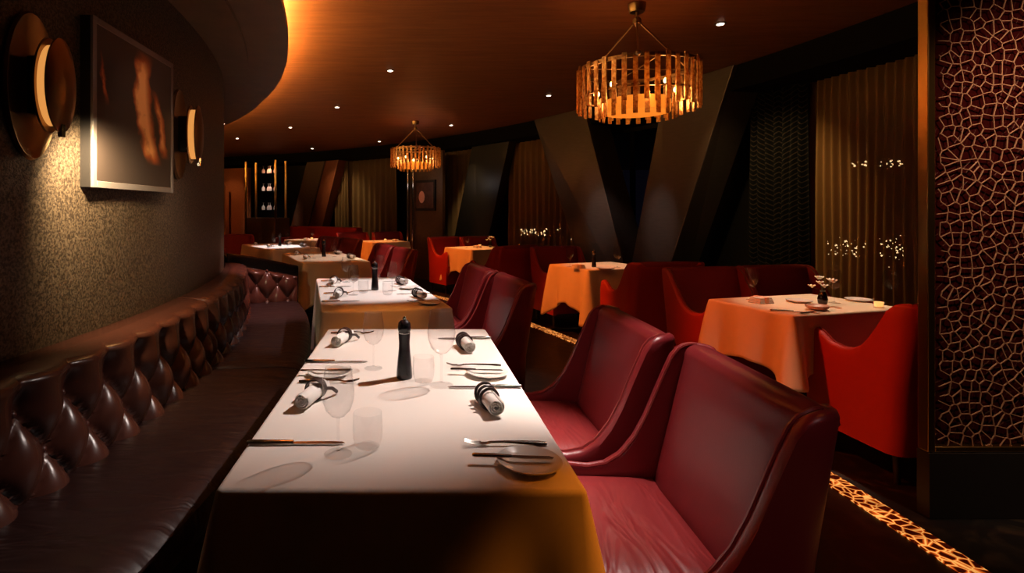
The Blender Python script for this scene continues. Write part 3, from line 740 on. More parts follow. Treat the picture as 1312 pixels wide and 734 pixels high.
R1 = table_set('right hand window table with the flower vase, under its cloth', 'orange lit tablecloth on the window table with the flower vase', (2.167, 3.10, 0), math.radians(15), 0.90, 0.62, 0.30, 0.11, 0.02, 0.03, mcloth='linen_gold')
R2 = table_set('middle window table in front of the V shaped columns', 'orange lit tablecloth on the table before the V shaped columns', (1.78, 5.48, 0), math.radians(20), 0.85, 0.68, 0.36, 0.20, 0.03, 0.035, mcloth='linen_gold')
R3 = table_set('small table behind the second pair of banquette chairs', 'orange lit tablecloth on the small table left of the black column', (0.93, 8.30, 0), math.radians(30), 0.80, 0.75, 0.34, 0.20, 0.03, 0.03, mcloth='linen_gold')
R4 = table_set('far table beside the silver posts', 'pale orange tablecloth on the far table beside the silver posts', (-0.72, 10.2, 0), math.radians(28), 0.80, 0.75, 0.40, 0.12, 0.03, 0.03, mcloth='linen_gold')
R5 = table_set('farthest table in front of the red curved sofa', 'orange lit tablecloth on the farthest table before the red sofa', (-2.12, 10.75, 0), math.radians(42), 0.80, 0.75, 0.36, 0.10, 0.03, 0.03, mcloth='linen_gold')

# ------------------------------------------------------------------ chairs
def interp(tb, x):
    if x <= tb[0][0]: return tb[0][1]
    for (a, b), (c, d) in zip(tb, tb[1:]):
        if x <= c:
            t = (x-a)/(c-a); t = t*t*(3-2*t) if False else t
            return b+(d-b)*t
    return tb[-1][1]
PROF_A = [(0, .900), (0.05, .902), (0.085, .893), (0.105, .86), (0.13, .77), (0.16, .66), (0.19, .585), (0.23, .525), (0.28, .49), (0.34, .478), (0.41, .484), (0.48, .508), (0.53, .522), (0.555, .515), (0.57, .49)]
PROF_B = [(0, .900), (0.05, .902), (0.09, .893), (0.12, .86), (0.15, .79), (0.19, .71), (0.23, .655), (0.28, .622), (0.34, .612), (0.41, .622), (0.48, .665), (0.53, .685), (0.555, .675), (0.57, .63)]
def make_chair(prof, m_shell, m_in, m_seat, Wd=0.69, D=0.57):
    """faces +Y; origin on the floor under the middle"""
    def f():
        t = thing('armchair', '', 'chair')
        path = []                                  # (x, y, nx, ny, u): outer plan line from front right round the back to front left
        R = 0.075; hw = Wd/2; y0 = -D/2
        N = 34
        for i in range(N+1): u = (D)*(1-i/N); 
        ys = [D/2-(D-R)*i/N for i in range(N+1)]
        for y in ys: path.append((hw, y, 1, 0))
        for i in range(1, 9):
            a = math.radians(-90*i/8); path.append((hw-R+R*math.cos(a), y0+R+R*math.sin(a), math.cos(a), math.sin(a)))
        for i in range(1, 12): path.append((hw-R-(2*hw-2*R)*i/12, y0, 0, -1))
        for i in range(0, 9):
            a = math.radians(-90-90*i/8); path.append((-hw+R+R*math.cos(a), y0+R+R*math.sin(a), math.cos(a), math.sin(a)))
        for y in reversed(ys[:-1]): path.append((-hw, y, -1, 0))
        zb = 0.15; bm = bmesh.new(); rows = []; th = 0.042; rim = []
        for x, y, nx, ny in path:
            u = y-y0; zt = interp(prof, u)-0.022*max(0, min(1, (hw-0.075-abs(x))/0.03))
            def lean(z, yy): return -0.075*max(0, (z-0.45)/0.45)*max(0, 1-(yy-y0)/0.40)+0.03*max(0, (0.35-z)/0.35)*max(0, 1-(yy-y0)/0.40)
            inn = min(th, R-0.01)
            row = []
            hs = [0, .2, .4, .6, .8, .92]
            outer = [(0, zb+(zt-0.018-zb)*h) for h in hs]
            top = [(0.0, zt-0.018), (0.006, zt-0.007), (0.018, zt), (inn-0.018, zt), (inn-0.006, zt-0.007), (inn, zt-0.018)]
            inner = [(inn, zb+(zt-0.018-zb)*h) for h in reversed(hs)]
            for d, z in outer+top+inner:
                row.append(bm.verts.new((x-nx*d, y-ny*d+lean(z, y), z)))
            rim.append(Vector((x-nx*(inn-0.004), y-ny*(inn-0.004)+lean(zt, y), zt-0.003)))
            rows.append(row)
        m_ = len(rows[0])
        for a, b in zip(rows, rows[1:]):
            for k in range(m_): bm.faces.new((a[k], a[(k+1) % m_], b[(k+1) % m_], b[k]))
        bm.faces.new(rows[0][::-1]); bm.faces.new(rows[-1])
        sh = mk('shell', bm, m_shell, t)
        kk = N+5
        mk('piping', T(rim[1:kk], 0.0055, 6), 'piping', sh); mk('piping', T(rim[-kk:-1], 0.0055, 6), 'piping', sh)
        # padded back and seat
        iw = Wd-2*th-0.008
        bm = bmesh.new(); nx = 16; rows = []
        def leanb(z): return -0.075*max(0, (z-0.45)/0.45)
        sec = [(0.40+0.455*k/12, None) for k in range(13)]
        for i in range(nx+1):
            u = i/nx-0.5; e = 1-abs(2*u)**8; row = []
            for z, _ in sec:
                v = (z-0.40)/0.49; yb = y0+th-0.006+leanb(z)
                row.append((yb+0.050+0.035*(1-v)+0.024*e*(1-abs(2*v-1)**8), z))
            yf = row[-1][0]; yr = y0+leanb(0.88)+0.004; cy_, ry = (yf+yr)/2, (yf-yr)/2
            for a in (15, 35, 55, 75, 95, 115, 135, 155, 172): row.append((cy_+ry*math.cos(math.radians(a)), 0.855+(0.048+0.004*e)*math.sin(math.radians(a))**0.8))
            row += [(y0+th+leanb(0.84)-0.006, 0.84), (y0+th-0.006, 0.40)]
            rows.append([bm.verts.new((u*iw*1.0, y, z-0.004*(1-e))) for y, z in row])
        m2 = len(rows[0])
        for a, b in zip(rows, rows[1:]):
            for k in range(m2): bm.faces.new((a[k], a[(k+1) % m2], b[(k+1) % m2], b[k]))
        bm.faces.new(rows[0][::-1]); bm.faces.new(rows[-1])
        mk('backrest', bm, m_in, t)
        ya, yb = y0+0.128, D/2+0.01; bm = bmesh.new(); n = 12; G = []
        for layer in range(2):
            L_ = []
            for j in range(n+1):
                row = []
                for i in range(n+1):
                    u, v = i/n, j/n; e = (1-abs(2*u-1)**6)*(1-abs(2*v-1)**6); z = 0.445+0.03*e if layer else 0.34
                    row.append(bm.verts.new(((u-0.5)*iw, ya+(yb-ya)*v, z)))
                L_.append(row)
            G.append(L_)
        for j in range(n):
            for i in range(n):
                a = G[1]; bm.faces.new((a[j][i], a[j][i+1], a[j+1][i+1], a[j+1][i])); a = G[0]; bm.faces.new((a[j][i], a[j+1][i], a[j+1][i+1], a[j][i+1]))
        for i in range(n):
            for (j,) in ((0,), (n,)): bm.faces.new((G[0][j][i], G[0][j][i+1], G[1][j][i+1], G[1][j][i])); bm.faces.new((G[0][i][j], G[1][i][j], G[1][i+1][j], G[0][i+1][j]))
        mk('seat_cushion', bm, m_seat, t)
        mk('seat_base', B((0, 0.02, 0.245), (iw, D-0.13, 0.185)), m_shell, t, bevel=0.01)
        for sx in (-1, 1):
            for sy in (-1, 1): mk('leg', LA([(0.014, 0.0), (0.020, 0.17)], 10, (sx*(hw-0.06), sy*(D/2-0.08)-0.01, 0)), 'black', t)
        return t
    return f
CA = Proto(make_chair(PROF_A, 'leather_smooth', 'leather_back', 'leather'))
CB = Proto(make_chair(PROF_B, 'velvet', 'velvet_dark', 'velvet_dark'))
def chair(pr, backmid, face, label, D=0.57):
    """backmid = outer middle of the back at the top; face = heading angle the sitter looks along (0 = +X)"""
    d = Vector((math.cos(face), math.sin(face), 0)); c = Vector((backmid[0], backmid[1], 0))+d*(D/2+0.07)
    return pr.put(c, face-PI/2, label)
R_ = math.radians
chair(CA, (1.0, 1.545), R_(177), 'nearest burgundy leather chair, in the right foreground at the long table')
chair(CA, (0.975, 2.29), R_(179), 'second burgundy leather chair from the camera at the nearest table')
chair(CA, (0.745, 3.70), R_(189), 'burgundy leather chair at the near end of the second banquette table')
chair(CA, (0.625, 4.44), R_(189), 'burgundy leather chair at the far end of the second banquette table')
chair(CA, (-0.02, 6.62), R_(202), 'brown lit leather chair at the near end of the third banquette table')
chair(CA, (-0.28, 7.34), R_(202), 'brown lit leather chair at the far end of the third banquette table')
chair(CA, (-0.92, 8.95), R_(214), 'burgundy leather chair at the near end of the farthest banquette table')
chair(CA, (-1.36, 9.55), R_(214), 'burgundy leather chair at the far end of the farthest banquette table')
chair(CB, (2.70, 2.58), R_(93), 'bright red armchair seen from its side, in front of the flower vase table')
chair(CB, (2.30, 4.40), R_(-80), 'red armchair with its inside facing us, behind the flower vase table on the left')
chair(CB, (2.97, 4.55), R_(-80), 'shadowed red armchair behind the flower vase table, right of its twin')
chair(CB, (2.25, 4.72), R_(95), 'red armchair with its back to us at the table before the V columns')
chair(CB, (1.80, 6.95), R_(-75), 'crimson armchair facing us behind the table before the V columns')
chair(CB, (1.40, 7.00), R_(118), 'crimson armchair with its back to us at the small table by the black column')
chair(CB, (0.55, 9.50), R_(-60), 'crimson armchair on the far left of the small table by the black column')
chair(CB, (1.13, 9.66), R_(-66), 'dark crimson armchair on the far side of the small table by the black column')
chair(CB, (-1.25, 11.45), R_(-62), 'crimson armchair left of the far table beside the silver posts')
chair(CB, (-0.55, 11.75), R_(-62), 'crimson armchair behind the far table beside the silver posts')
chair(CB, (-3.35, 10.35), R_(-57), 'dark red armchair at the head of the farthest banquette table')
# curved sofa at the far end
t0_, t1_ = th_of(452, 12.3), th_of(366, 12.3)
sf = thing('curved_sofa', 'long curved red sofa along the far window wall', 'sofa', P(12.5, (t0_+t1_)/2, 0)); inv = Matrix.Translation(-sf.location)
for nm, a in (('base', (12.0, 12.55, 0.05, 0.32)), ('seat_cushion', (11.95, 12.5, 0.32, 0.46)), ('backrest', (12.42, 12.60, 0.46, 0.98))):
    bm = arc(*a, t0_, t1_, 24); bmesh.ops.transform(bm, matrix=inv, verts=bm.verts); mk(nm, bm, 'velvet' if nm != 'base' else 'black', sf, bevel=0.03, seg=3)
bm = arc(11.95, 12.42, 0.46, 0.72, t1_-0.012, t1_, 3); bmesh.ops.transform(bm, matrix=inv, verts=bm.verts); mk('armrest', bm, 'velvet', sf, bevel=0.02)

# ------------------------------------------------------------------ tableware
ZT = 0.756
def f_wine():
    t = thing('wine_glass', '', 'wine glass')
    mk('foot', LA([(0.034, 0.0), (0.034, 0.0015), (0.018, 0.004), (0.005, 0.009)], 36), 'glass', t)
    mk('stem', LA([(0.0042, 0.008), (0.0032, 0.03), (0.0032, 0.075), (0.005, 0.088)], 14), 'glass', t)
    out = [(0.004, 0.088), (0.017, 0.094), (0.030, 0.108), (0.038, 0.130), (0.040, 0.150), (0.038, 0.175), (0.034, 0.200), (0.0315, 0.212)]
    bm = bmesh.new(); rg = lathe(bm, out+[(r-0.0011, z) for r, z in reversed(out)][:-1]+[(0.003, 0.0895)], 40); bm.faces.new(rg[0][::-1]); bm.faces.new(rg[-1])
    mk('bowl', bm, 'glass', t); return t
def f_tumbler():
    out = [(0.024, 0.0), (0.031, 0.004), (0.037, 0.025), (0.038, 0.05), (0.036, 0.088)]
    bm = bmesh.new(); rg = lathe(bm, out+[(r-0.0014, z) for r, z in reversed(out) if z > 0.003]+[(0.022, 0.007)], 40); bm.faces.new(rg[0][::-1]); bm.faces.new(rg[-1])
    o = mk('tumbler', bm, 'glass'); return tag(o, '', 'tumbler')
def f_napkin(wraps):
    def f():
        t = thing('rolled_napkin', '', 'napkin'); L = 0.165; bm = bmesh.new(); n = 90; A = []; turns = 3.1
        for side in (0, 1):
            row = []
            for i in range(n+1):
                a = 2*PI*turns*i/n; r = 0.006+0.0205*i/n; 
                row.append((a, r))
            A.append(row)
        rings = []
        for yy in (-L/2, -L/2+0.004, 0, L/2-0.004, L/2):
            ring = []
            sh = 0.002 if abs(abs(yy)-L/2) < 1e-6 else 0
            for a, r in A[0]: ring.append(bm.verts.new(((r-sh)*math.cos(a), yy, 0.0285+(r-sh)*math.sin(a))))
            for a, r in reversed(A[0]): q = r-0.0045+sh; ring.append(bm.verts.new((q*math.cos(a), yy, 0.0285+q*math.sin(a))))
            rings.append(ring)
        m_ = len(rings[0])
        for a, b in zip(rings, rings[1:]):
            for k in range(m_): bm.faces.new((a[k], a[(k+1) % m_], b[(k+1) % m_], b[k]))
        for rg, s in ((rings[0], -1), (rings[-1], 1)):
            for k in range(n): bm.faces.new((rg[k], rg[k+1], rg[m_-2-k], rg[m_-1-k]))
        mk('cloth_roll', bm, 'napkin', t)
        if wraps > 1:
            pts = []
            for i in range(wraps*24+1):
                a = 2*PI*i/24; y = 0.055-0.085*i/(wraps*24); pts.append((0.0295*math.cos(a), y, 0.0300+0.0295*math.sin(a)))
            mk('strap', T(pts, 0.0045, 6, flat=1.0), 'strap', t)
        else:
            bm = bmesh.new(); rg = []
            for y, r in ((0.012, 0.0290), (0.012, 0.0325), (0.040, 0.0325), (0.040, 0.0290)):
                rg.append([bm.verts.new((r*math.cos(2*PI*k/28), y, 0.0325+r*math.sin(2*PI*k/28))) for k in range(28)])
            for i in range(4):
                for k in range(28): bm.faces.new((rg[i][k], rg[i][(k+1) % 28], rg[(i+1) % 4][(k+1) % 28], rg[(i+1) % 4][k]))
            mk('napkin_ring', bm, 'strap', t)
            mk('ring_tail', T([(0.031, 0.03, 0.035), (0.045, 0.05, 0.03), (0.05, 0.075, 0.012), (0.045, 0.09, 0.006)], [.005, .006, .006, .004], 6), 'strap', t)
        return t
    return f
def blade(bm, pts, z0, z1):
    a = [bm.verts.new((x, y, z0)) for x, y in pts]; b = [bm.verts.new((x, y, z1)) for x, y in pts]; n = len(pts)
    for i in range(n): bm.faces.new((a[i], a[(i+1) % n], b[(i+1) % n], b[i]))
    bm.faces.new(a[::-1]); bm.faces.new(b); return bm
def f_knife():      # handle towards +X
    t = thing('table_knife', '', 'knife')
    mk('blade', blade(bmesh.new(), [(-0.125, 0.0), (-0.118, -0.008), (-0.09, -0.0105), (-0.01, -0.009), (0.012, -0.005), (0.012, 0.005), (-0.01, 0.006), (-0.10, 0.006)], 0.002, 0.004), 'steel', t)
    mk('handle', T([(0.005, 0, 0.0062), (0.03, 0, 0.0062), (0.08, 0, 0.0062), (0.118, 0, 0.0062), (0.124, 0, 0.0062)], [.0045, .005, .0056, .0056, .003], 10, flat=1.25), 'steel', t); return t
def f_fork():
    t = thing('table_fork', '', 'fork')
    mk('handle', T([(-0.045, 0, 0.008), (-0.01, 0, 0.009), (0.04, 0, 0.007), (0.08, 0, 0.005), (0.10, 0, 0.0045)], [.0028, .0028, .0045, .0055, .004], 8, flat=1.5), 'steel', t)
    bm = bmesh.new(); tube(bm, [(-0.040, 0, 0.008), (-0.055, 0, 0.006), (-0.068, 0, 0.005)], [.003, .009, .0105], 8, flat=1.0)
    for v in bm.verts:
        if v.co.x < -0.05: v.co.z = 0.005+(v.co.z-0.005)*0.16
    for y in (-0.009, -0.003, 0.003, 0.009): tube(bm, [(-0.066, y, 0.005), (-0.085, y, 0.006), (-0.108, y*0.95, 0.013)], [.0018, .0016, .0009], 5)
    mk('tines', bm, 'steel', t); return t
def f_plate():
    return tag(mk('bread_plate', LA([(0.045, 0.0), (0.048, 0.002), (0.072, 0.011), (0.0755, 0.014), (0.074, 0.0155), (0.055, 0.009), (0.046, 0.006), (0.001, 0.006)], 48), 'china'), '', 'plate')
def f_bknife():
    t = thing('butter_knife', '', 'butter knife')
    mk('blade', blade(bmesh.new(), [(0.10, 0.0), (0.095, -0.009), (0.03, -0.010), (0.0, -0.005), (0.0, 0.005), (0.09, 0.006)], 0.0, 0.002), 'steel', t)
    mk('handle', T([(0.002, 0, 0.002), (-0.03, 0, 0.002), (-0.085, 0, 0.002), (-0.09, 0, 0.002)], [.004, .0048, .0052, .003], 8, flat=1.2), 'steel', t); return t
def f_mill():
    t = thing('pepper_mill', '', 'pepper mill')
    mk('body', LA([(0.027, 0.0), (0.0285, 0.004), (0.028, 0.02), (0.0245, 0.06), (0.0205, 0.10), (0.0195, 0.125), (0.021, 0.150), (0.0215, 0.158)], 32), 'mill', t)
    mk('collar', LA([(0.0205, 0.158), (0.0215, 0.160), (0.0205, 0.163)], 32), 'chrome', t)
    mk('head', LA([(0.0195, 0.163), (0.0225, 0.168), (0.0235, 0.180), (0.021, 0.196), (0.013, 0.204), (0.004, 0.206)], 32), 'mill', t)
    bm = bmesh.new(); bmesh.ops.create_uvsphere(bm, u_segments=14, v_segments=8, radius=0.007, matrix=Matrix.Translation((0, 0, 0.211))); mk('knob', bm, 'chrome', t)
    return t
WG, TU, NA, NB, KN, FO, PL, BK, MI = [Proto(f) for f in (f_wine, f_tumbler, f_napkin(1), f_napkin(3), f_knife, f_fork, f_plate, f_bknife, f_mill)]
def loc(tb, x, y, z=ZT):
    c, ux, uy = tb; q = c+ux*x+uy*y; return (q.x, q.y, z)
# nearest table, positions in room metres
def W_(x, y, z=ZT): return (x, y, z)
WG.put(W_(-0.177, 1.335), 0, 'wine glass nearest the camera, on the left side of the nearest table')
WG.put(W_(-0.140, 2.06), 0, 'wine glass on the left side of the nearest table, left of the pepper mill')
WG.put(W_(0.105, 1.86), 0, 'taller wine glass right of the black pepper mill on the nearest table', scale=1.2)
TU.put(W_(-0.108, 1.375), 0, 'low clear tumbler beside the nearest wine glass')
TU.put(W_(0.045, 1.90), 0, 'low clear tumbler between the pepper mill and the taller wine glass')
MI.put(W_(-0.022, 1.945), 0, 'black pepper mill in the middle of the nearest table')
for side, cy_, who in ((-1, 1.70, 'left nearest seat'), (-1, 2.45, 'left far seat'), (1, 1.66, 'right nearest seat'), (1, 2.36, 'right far seat')):
    if side < 0:
        NA.put(W_(-0.305, cy_), R_(-14), 'rolled napkin with dark ring at the %s of the nearest table' % who)
        KN.put(W_(-0.292, cy_-0.31), PI, 'table knife at the %s of the nearest table' % who)
        FO.put(W_(-0.285, cy_+0.19), PI, 'table fork at the %s of the nearest table' % who)
        pl_y = cy_+0.275
        if pl_y+0.08 < 2.72:
            pass
        if cy_ < 2: 
            PL.put(W_(-0.295, pl_y), 0, 'white bread plate at the %s of the nearest table' % who)
            BK.put(W_(-0.30, pl_y, ZT+0.0165), PI, 'butter knife lying across the bread plate at the %s' % who)
    else:
        NB.put(W_(0.235, cy_-0.01), R_(8), 'rolled napkin bound with dark strap at the %s of the nearest table' % who)
        KN.put(W_(0.250, cy_+0.175), 0, 'table knife at the %s of the nearest table' % who)
        FO.put(W_(0.245, cy_-0.275), 0, 'table fork at the %s of the nearest table' % who)
        PL.put(W_(0.277, cy_-0.385), 0, 'white bread plate at the %s of the nearest table' % who)
        BK.put(W_(0.235, cy_-0.385+0.008, ZT+0.0165), R_(-4), 'butter knife lying across the bread plate at the %s' % who)
# further banquette tables
for tb, nm, full in ((T2, 'second', True), (T3, 'third', False), (T4, 'farthest', False)):
    MI.put(loc(tb, 0.02, 0.02), 0, 'black pepper mill standing on the %s banquette table' % nm)
    for k, (x, y) in enumerate(((-0.16, -0.20), (-0.16, 0.50), (0.14, -0.05), (0.14, 0.62))):
        WG.put(loc(tb, x, y), 0, 'wine glass at the %s seat of the %s banquette table' % (('left near', 'left far', 'right near', 'right far')[k], nm))
    for k, (sx, y) in enumerate(((-1, -0.28), (-1, 0.42), (1, -0.40), (1, 0.30))):
        who = ('left near', 'left far', 'right near', 'right far')[k]
        pr = NA if sx < 0 else NB
        rz = math.atan2(tb[1].y, tb[1].x)
        pr.put(loc(tb, sx*0.27, y), rz+R_(14*sx), 'rolled napkin with dark band at the %s seat of the %s banquette table' % (who, nm))
        if full:
            KN.put(loc(tb, sx*0.265, y-0.19 if sx < 0 else y+0.17), rz+(PI if sx < 0 else 0), 'table knife at the %s seat of the %s banquette table' % (who, nm))
            FO.put(loc(tb, sx*0.265, y+0.17 if sx < 0 else y-0.17), rz+(PI if sx < 0 else 0), 'table fork at the %s seat of the %s banquette table' % (who, nm))
            TU.put(loc(tb, sx*0.08, y+0.17), 0, 'low tumbler near the %s seat of the %s banquette table' % (who, nm))
            if sx > 0: PL.put(loc(tb, 0.285, y-0.27), 0, 'small white plate at the %s seat of the %s banquette table' % (who, nm))
# window tables
def f_vase():
    t = thing('flower_vase', '', 'vase of flowers')
    mk('vase', LA([(0.016, 0.0), (0.026, 0.012), (0.030, 0.04), (0.022, 0.075), (0.014, 0.09), (0.018, 0.10), (0.012, 0.098)], 28), 'black_lacquer', t)
    rn = random.Random(5)
    for k in range(7):
        a = 2*PI*k/7+rn.uniform(-.3, .3); rad = rn.uniform(0.02, 0.065); h = rn.uniform(0.11, 0.175); tip = Vector((rad*math.cos(a), rad*math.sin(a), h))
        st = mk('stem', T([(0, 0, 0.08), (tip.x*.4, tip.y*.4, (h+.09)/2), tip], 0.0014, 5), 'leaf', t)
        bm = bmesh.new()
        for j in range(6):
            b = 2*PI*j/6; m4 = Matrix.Translation(tip) @ Matrix.Rotation(b, 4, 'Z') @ Matrix.Rotation(R_(-35), 4, 'Y') @ Matrix.Translation((0.011, 0, 0)) @ Matrix.Diagonal((1.3, 0.8, 0.25, 1))
            bmesh.ops.create_icosphere(bm, subdivisions=1, radius=0.015, matrix=m4)
        mk('blossom', bm, 'petal', st)
    return t
def f_bowl(): return tag(mk('pebble_dish', LA([(0.03, 0.0), (0.055, 0.012), (0.062, 0.028), (0.058, 0.03), (0.045, 0.018), (0.002, 0.012)], 28), 'stone'), '', 'dish')
def f_fold():
    t = thing('folded_napkin', '', 'napkin')
    bm = bmesh.new()
    for k in range(4): box(bm, (0, 0, 0.005+0.0095*k), (0.12-0.006*k, 0.09-0.004*k, 0.009))
    mk('folds', bm, 'napkin', t, bevel=0.004); mk('band', B((0.0, 0, 0.022), (0.03, 0.096, 0.040)), 'bread', t, bevel=0.004); return t
def f_votive():
    t = thing('votive_candle', '', 'candle')
    mk('glass_cup', LA([(0.028, 0.0), (0.034, 0.06), (0.031, 0.06), (0.026, 0.006), (0.001, 0.006)], 24), 'glass', t)
    mk('candle', LA([(0.022, 0.008), (0.024, 0.035), (0.001, 0.036)], 20), 'candle', t); return t
VA, BO, FN, VO = Proto(f_vase), Proto(f_bowl), Proto(f_fold), Proto(f_votive)
def at_t(px, py): q = at(px, py, ZT); return (q.x, q.y, ZT)
WG.put(at_t(963, 384), 0, 'wine glass at the left of the flower vase table')
FN.put(at_t(975, 388), 0.3, 'folded peach and white napkin on the flower vase table, beside its left wine glass')
VA.put(at_t(1054, 391), 0, 'small dark vase of white flowers on the right hand window table', scale=0.95)
BO.put(at_t(1047, 397), 0, 'mottled brown dish just in front of the white flowers')
WG.put(at_t(1069, 388), 0, 'wine glass right of the white flowers')
WG.put(at_t(1141, 389), 0, 'wine glass at the right end of the flower vase table')
VO.put(at_t(1126, 394), 0, 'glowing votive candle near the right end of the flower vase table')
PL.put(at_t(1024, 387), 0, 'white plate behind the white flowers vase, on its left')
KN.put(at_t(1018, 400), R_(160), 'table knife at the near corner of the flower vase table')
FO.put(at_t(1042, 401), R_(195), 'table fork in front of the mottled dish')
PL.put(at_t(1100, 385.5), 0, 'white plate between the flowers and the votive candle')
WG.put(at_t(730, 342), 0, 'wine glass at the left end of the table before the V columns')
FN.put(at_t(741, 343.5), 0.4, 'folded napkin on the table before the V columns, near its left glass')
MI.put(at_t(761, 342), 0, 'black pepper mill on the table before the V columns', scale=0.85)
WG.put(at_t(791, 342.5), 0, 'wine glass at the right of the table before the V columns')
PL.put(at_t(776, 345), 0, 'white plate on the table before the V columns', scale=1.2)
WG.put(loc(R3, -0.22, 0.0), 0, 'wine glass at the left of the small table by the black column')
FN.put(loc(R3, -0.05, -0.05), 0.4, 'folded napkin on the small table by the black column')
VO.put(loc(R3, 0.15, 0.15), 0, 'votive candle on the small table by the black column')
VA.put(loc(R3, 0.25, 0.0), 0, 'small vase of white flowers on the table by the black column')
WG.put(loc(R4, -0.2, 0.0), 0, 'wine glass on the far table beside the silver posts')
VO.put(loc(R4, 0.1, 0.1), 0, 'votive candle on the far table beside the silver posts')
FN.put(loc(R4, 0.2, -0.15), 0.4, 'folded napkin on the far table beside the silver posts')
VO.put(loc(R5, 0.1, 0.1), 0, 'votive candle on the farthest table before the red sofa')
FN.put(loc(R5, -0.15, -0.1), 0.4, 'folded napkin on the farthest table before the red sofa')
WG.put(loc(R5, 0.0, -0.1), 0, 'wine glass on the farthest table before the red sofa')
# upturned glasses on the rack
def f_stub(): return tag(mk('upturned_glass', LA([(0.038, 0.0), (0.045, 0.05), (0.03, 0.095), (0.006, 0.11), (0.005, 0.17), (0.035, 0.178)], 12), 'china'), '', 'glass')
ST = Proto(f_stub)
for j, z in enumerate((1.372, 1.832, 2.262)):
    for k in range(4):
        u = 333+k*4.3; q = P(RR+0.12+0.06*(k % 2), th_of(u, RR), z+0.0005)
        ST.put(q, 0, 'pale upturned glass on the %s shelf of the brass glass rack' % ('bottom', 'middle', 'top')[j], group='upturned glasses on the %s rack shelf' % ('bottom', 'middle', 'top')[j])
spot(P(11.3, th_of(340, 11.3), 2.7), P(RR+0.2, th_of(340, RR), 1.7), 40, 40, WHITE, 0.6)

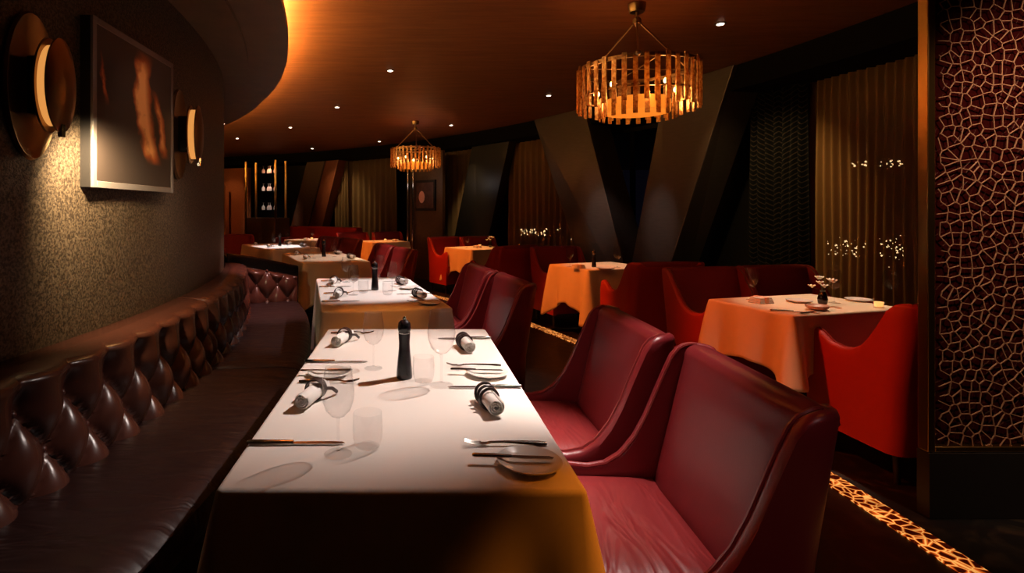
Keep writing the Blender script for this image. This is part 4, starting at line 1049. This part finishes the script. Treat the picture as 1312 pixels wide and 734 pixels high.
# ------------------------------------------------------------------ chandeliers
def f_chand():
    t = thing('chandelier', '', 'chandelier')       # origin at the ceiling
    Rr = 0.395
    mk('ceiling_cup', LA([(0.05, -0.06), (0.06, -0.02), (0.06, -0.001)], 24), 'bronze', t)
    mk('hub', LA([(0.012, -0.16), (0.03, -0.14), (0.03, -0.11), (0.010, -0.09), (0.010, -0.05)], 16), 'bronze', t)
    for k in range(3):
        a = 2*PI*k/3+0.15; mk('suspension_rod', T([(0.02*math.cos(a), 0.02*math.sin(a), -0.13), ((Rr+.01)*math.cos(a), (Rr+.01)*math.sin(a), -0.45)], 0.006, 8), 'bronze', t)
        bm = bmesh.new(); bmesh.ops.create_uvsphere(bm, u_segments=12, v_segments=8, radius=0.02, matrix=Matrix.Translation(((Rr+.012)*math.cos(a), (Rr+.012)*math.sin(a), -0.45))); mk('finial', bm, 'bronze', t)
    def ring(r0, r1, z0, z1, m, name):
        bm = bmesh.new(); rg = lathe(bm, [(r0, z0), (r1, z0), (r1, z1), (r0, z1)], 64)
        for i in range(64): bm.faces.new((rg[-1][i], rg[-1][(i+1) % 64], rg[0][(i+1) % 64], rg[0][i]))
        return mk(name, bm, m, t)
    ring(Rr-0.018, Rr-0.004, -0.470, -0.445, 'bronze', 'top_ring')
    ring(Rr-0.018, Rr-0.004, -0.655, -0.645, 'bronze', 'lower_ring')
    ring(0.205, 0.215, -0.765, -0.675, 'diffuser', 'diffuser')
    for k in range(4):
        a = PI*k/4; mk('cross_bar', T([(-(Rr-.01)*math.cos(a), -(Rr-.01)*math.sin(a), -0.458), ((Rr-.01)*math.cos(a), (Rr-.01)*math.sin(a), -0.458)], 0.004, 6), 'bronze', t) if k % 2 == 0 else None
    n = 38
    for k in range(n):
        a = 2*PI*k/n; lo = -0.755+(0.012 if k % 2 else 0.0); hi = -0.45+(0.012 if k % 2 else 0.0); rr = Rr+0.002 if k % 2 else Rr-0.001
        m4 = Matrix.Rotation(a, 4, 'Z') @ Matrix.Translation((rr+0.004, 0, (lo+hi)/2)) @ Matrix.Diagonal((0.010, 0.030, hi-lo, 1)); bm = bmesh.new(); bmesh.ops.create_cube(bm, size=1, matrix=m4)
        mk('crystal_slat', bm, 'slat', t, smooth=False)
    for k in range(22):
        a = 2*PI*k/22; m4 = Matrix.Rotation(a, 4, 'Z') @ Matrix.Translation((0.255, 0, -0.735)) @ Matrix.Diagonal((0.008, 0.030, 0.14, 1)); bm = bmesh.new(); bmesh.ops.create_cube(bm, size=1, matrix=m4)
        mk('inner_slat', bm, 'slat', t, smooth=False)
    for k in range(5):
        a = 2*PI*k/5; bm = bmesh.new(); bmesh.ops.create_uvsphere(bm, u_segments=12, v_segments=8, radius=0.022, matrix=Matrix.Translation((0.28*math.cos(a), 0.28*math.sin(a), -0.60))); mk('bulb', bm, 'bulb', t)
    return t
CH = Proto(f_chand)
CH.put((1.587, 3.83, ZC), 0.0, 'large round chandelier of glowing amber crystal slats, nearest the camera')
CH.put((0.08, 8.83, ZC), 0.4, 'smaller looking distant amber crystal chandelier near the silver posts')
for x, y in ((1.587, 3.83), (0.08, 8.83)):
    for k in range(3):
        a = 2*PI*k/3+0.5; point((x+0.30*math.cos(a), y+0.30*math.sin(a), ZC-0.66), 2.0, (1.0, 0.38, 0.10), 0.04)

# ------------------------------------------------------------------ recessed ceiling spots
def f_dl():
    t = thing('ceiling_spotlight', '', 'ceiling light')
    mk('trim_ring', LA([(0.045, -0.001), (0.045, -0.004), (0.030, -0.006), (0.030, -0.001)], 24), 'lamp_trim', t)
    mk('lens', LA([(0.026, -0.0065), (0.026, -0.009), (0.001, -0.010)], 20), 'lamp_white', t); return t
DL = Proto(f_dl)
for px, py, lb in ((923, 30, 'small round ceiling spotlight right of the big chandelier'), (500, 90, 'small round ceiling spotlight above the middle of the room, nearest the bright cove'),
                   (703, 122, 'small round ceiling spotlight just left of the big chandelier'), (432, 137, 'ceiling spotlight left of the distant chandelier, second row from the cove'),
                   (372, 163, 'ceiling spotlight close to the tip of the bright cove'), (578, 160, 'ceiling spotlight just right of the distant chandelier'), (486, 181, 'ceiling spotlight just left of the distant chandelier'),
                   (400, 190, 'ceiling spotlight in front of the rust red column'), (304, 177, 'ceiling spotlight at the far left above the mosaic panel')):
    Yd = FPX*(ZC-HZ)/(270-py); DL.put(((px-526)*Yd/FPX, Yd, ZC), 0, lb)
Yd = FPX*(ZS-HZ)/(270-158); DL.put(((285-526)*Yd/FPX, Yd, ZS), 0, 'ceiling spotlight under the dark soffit tip')
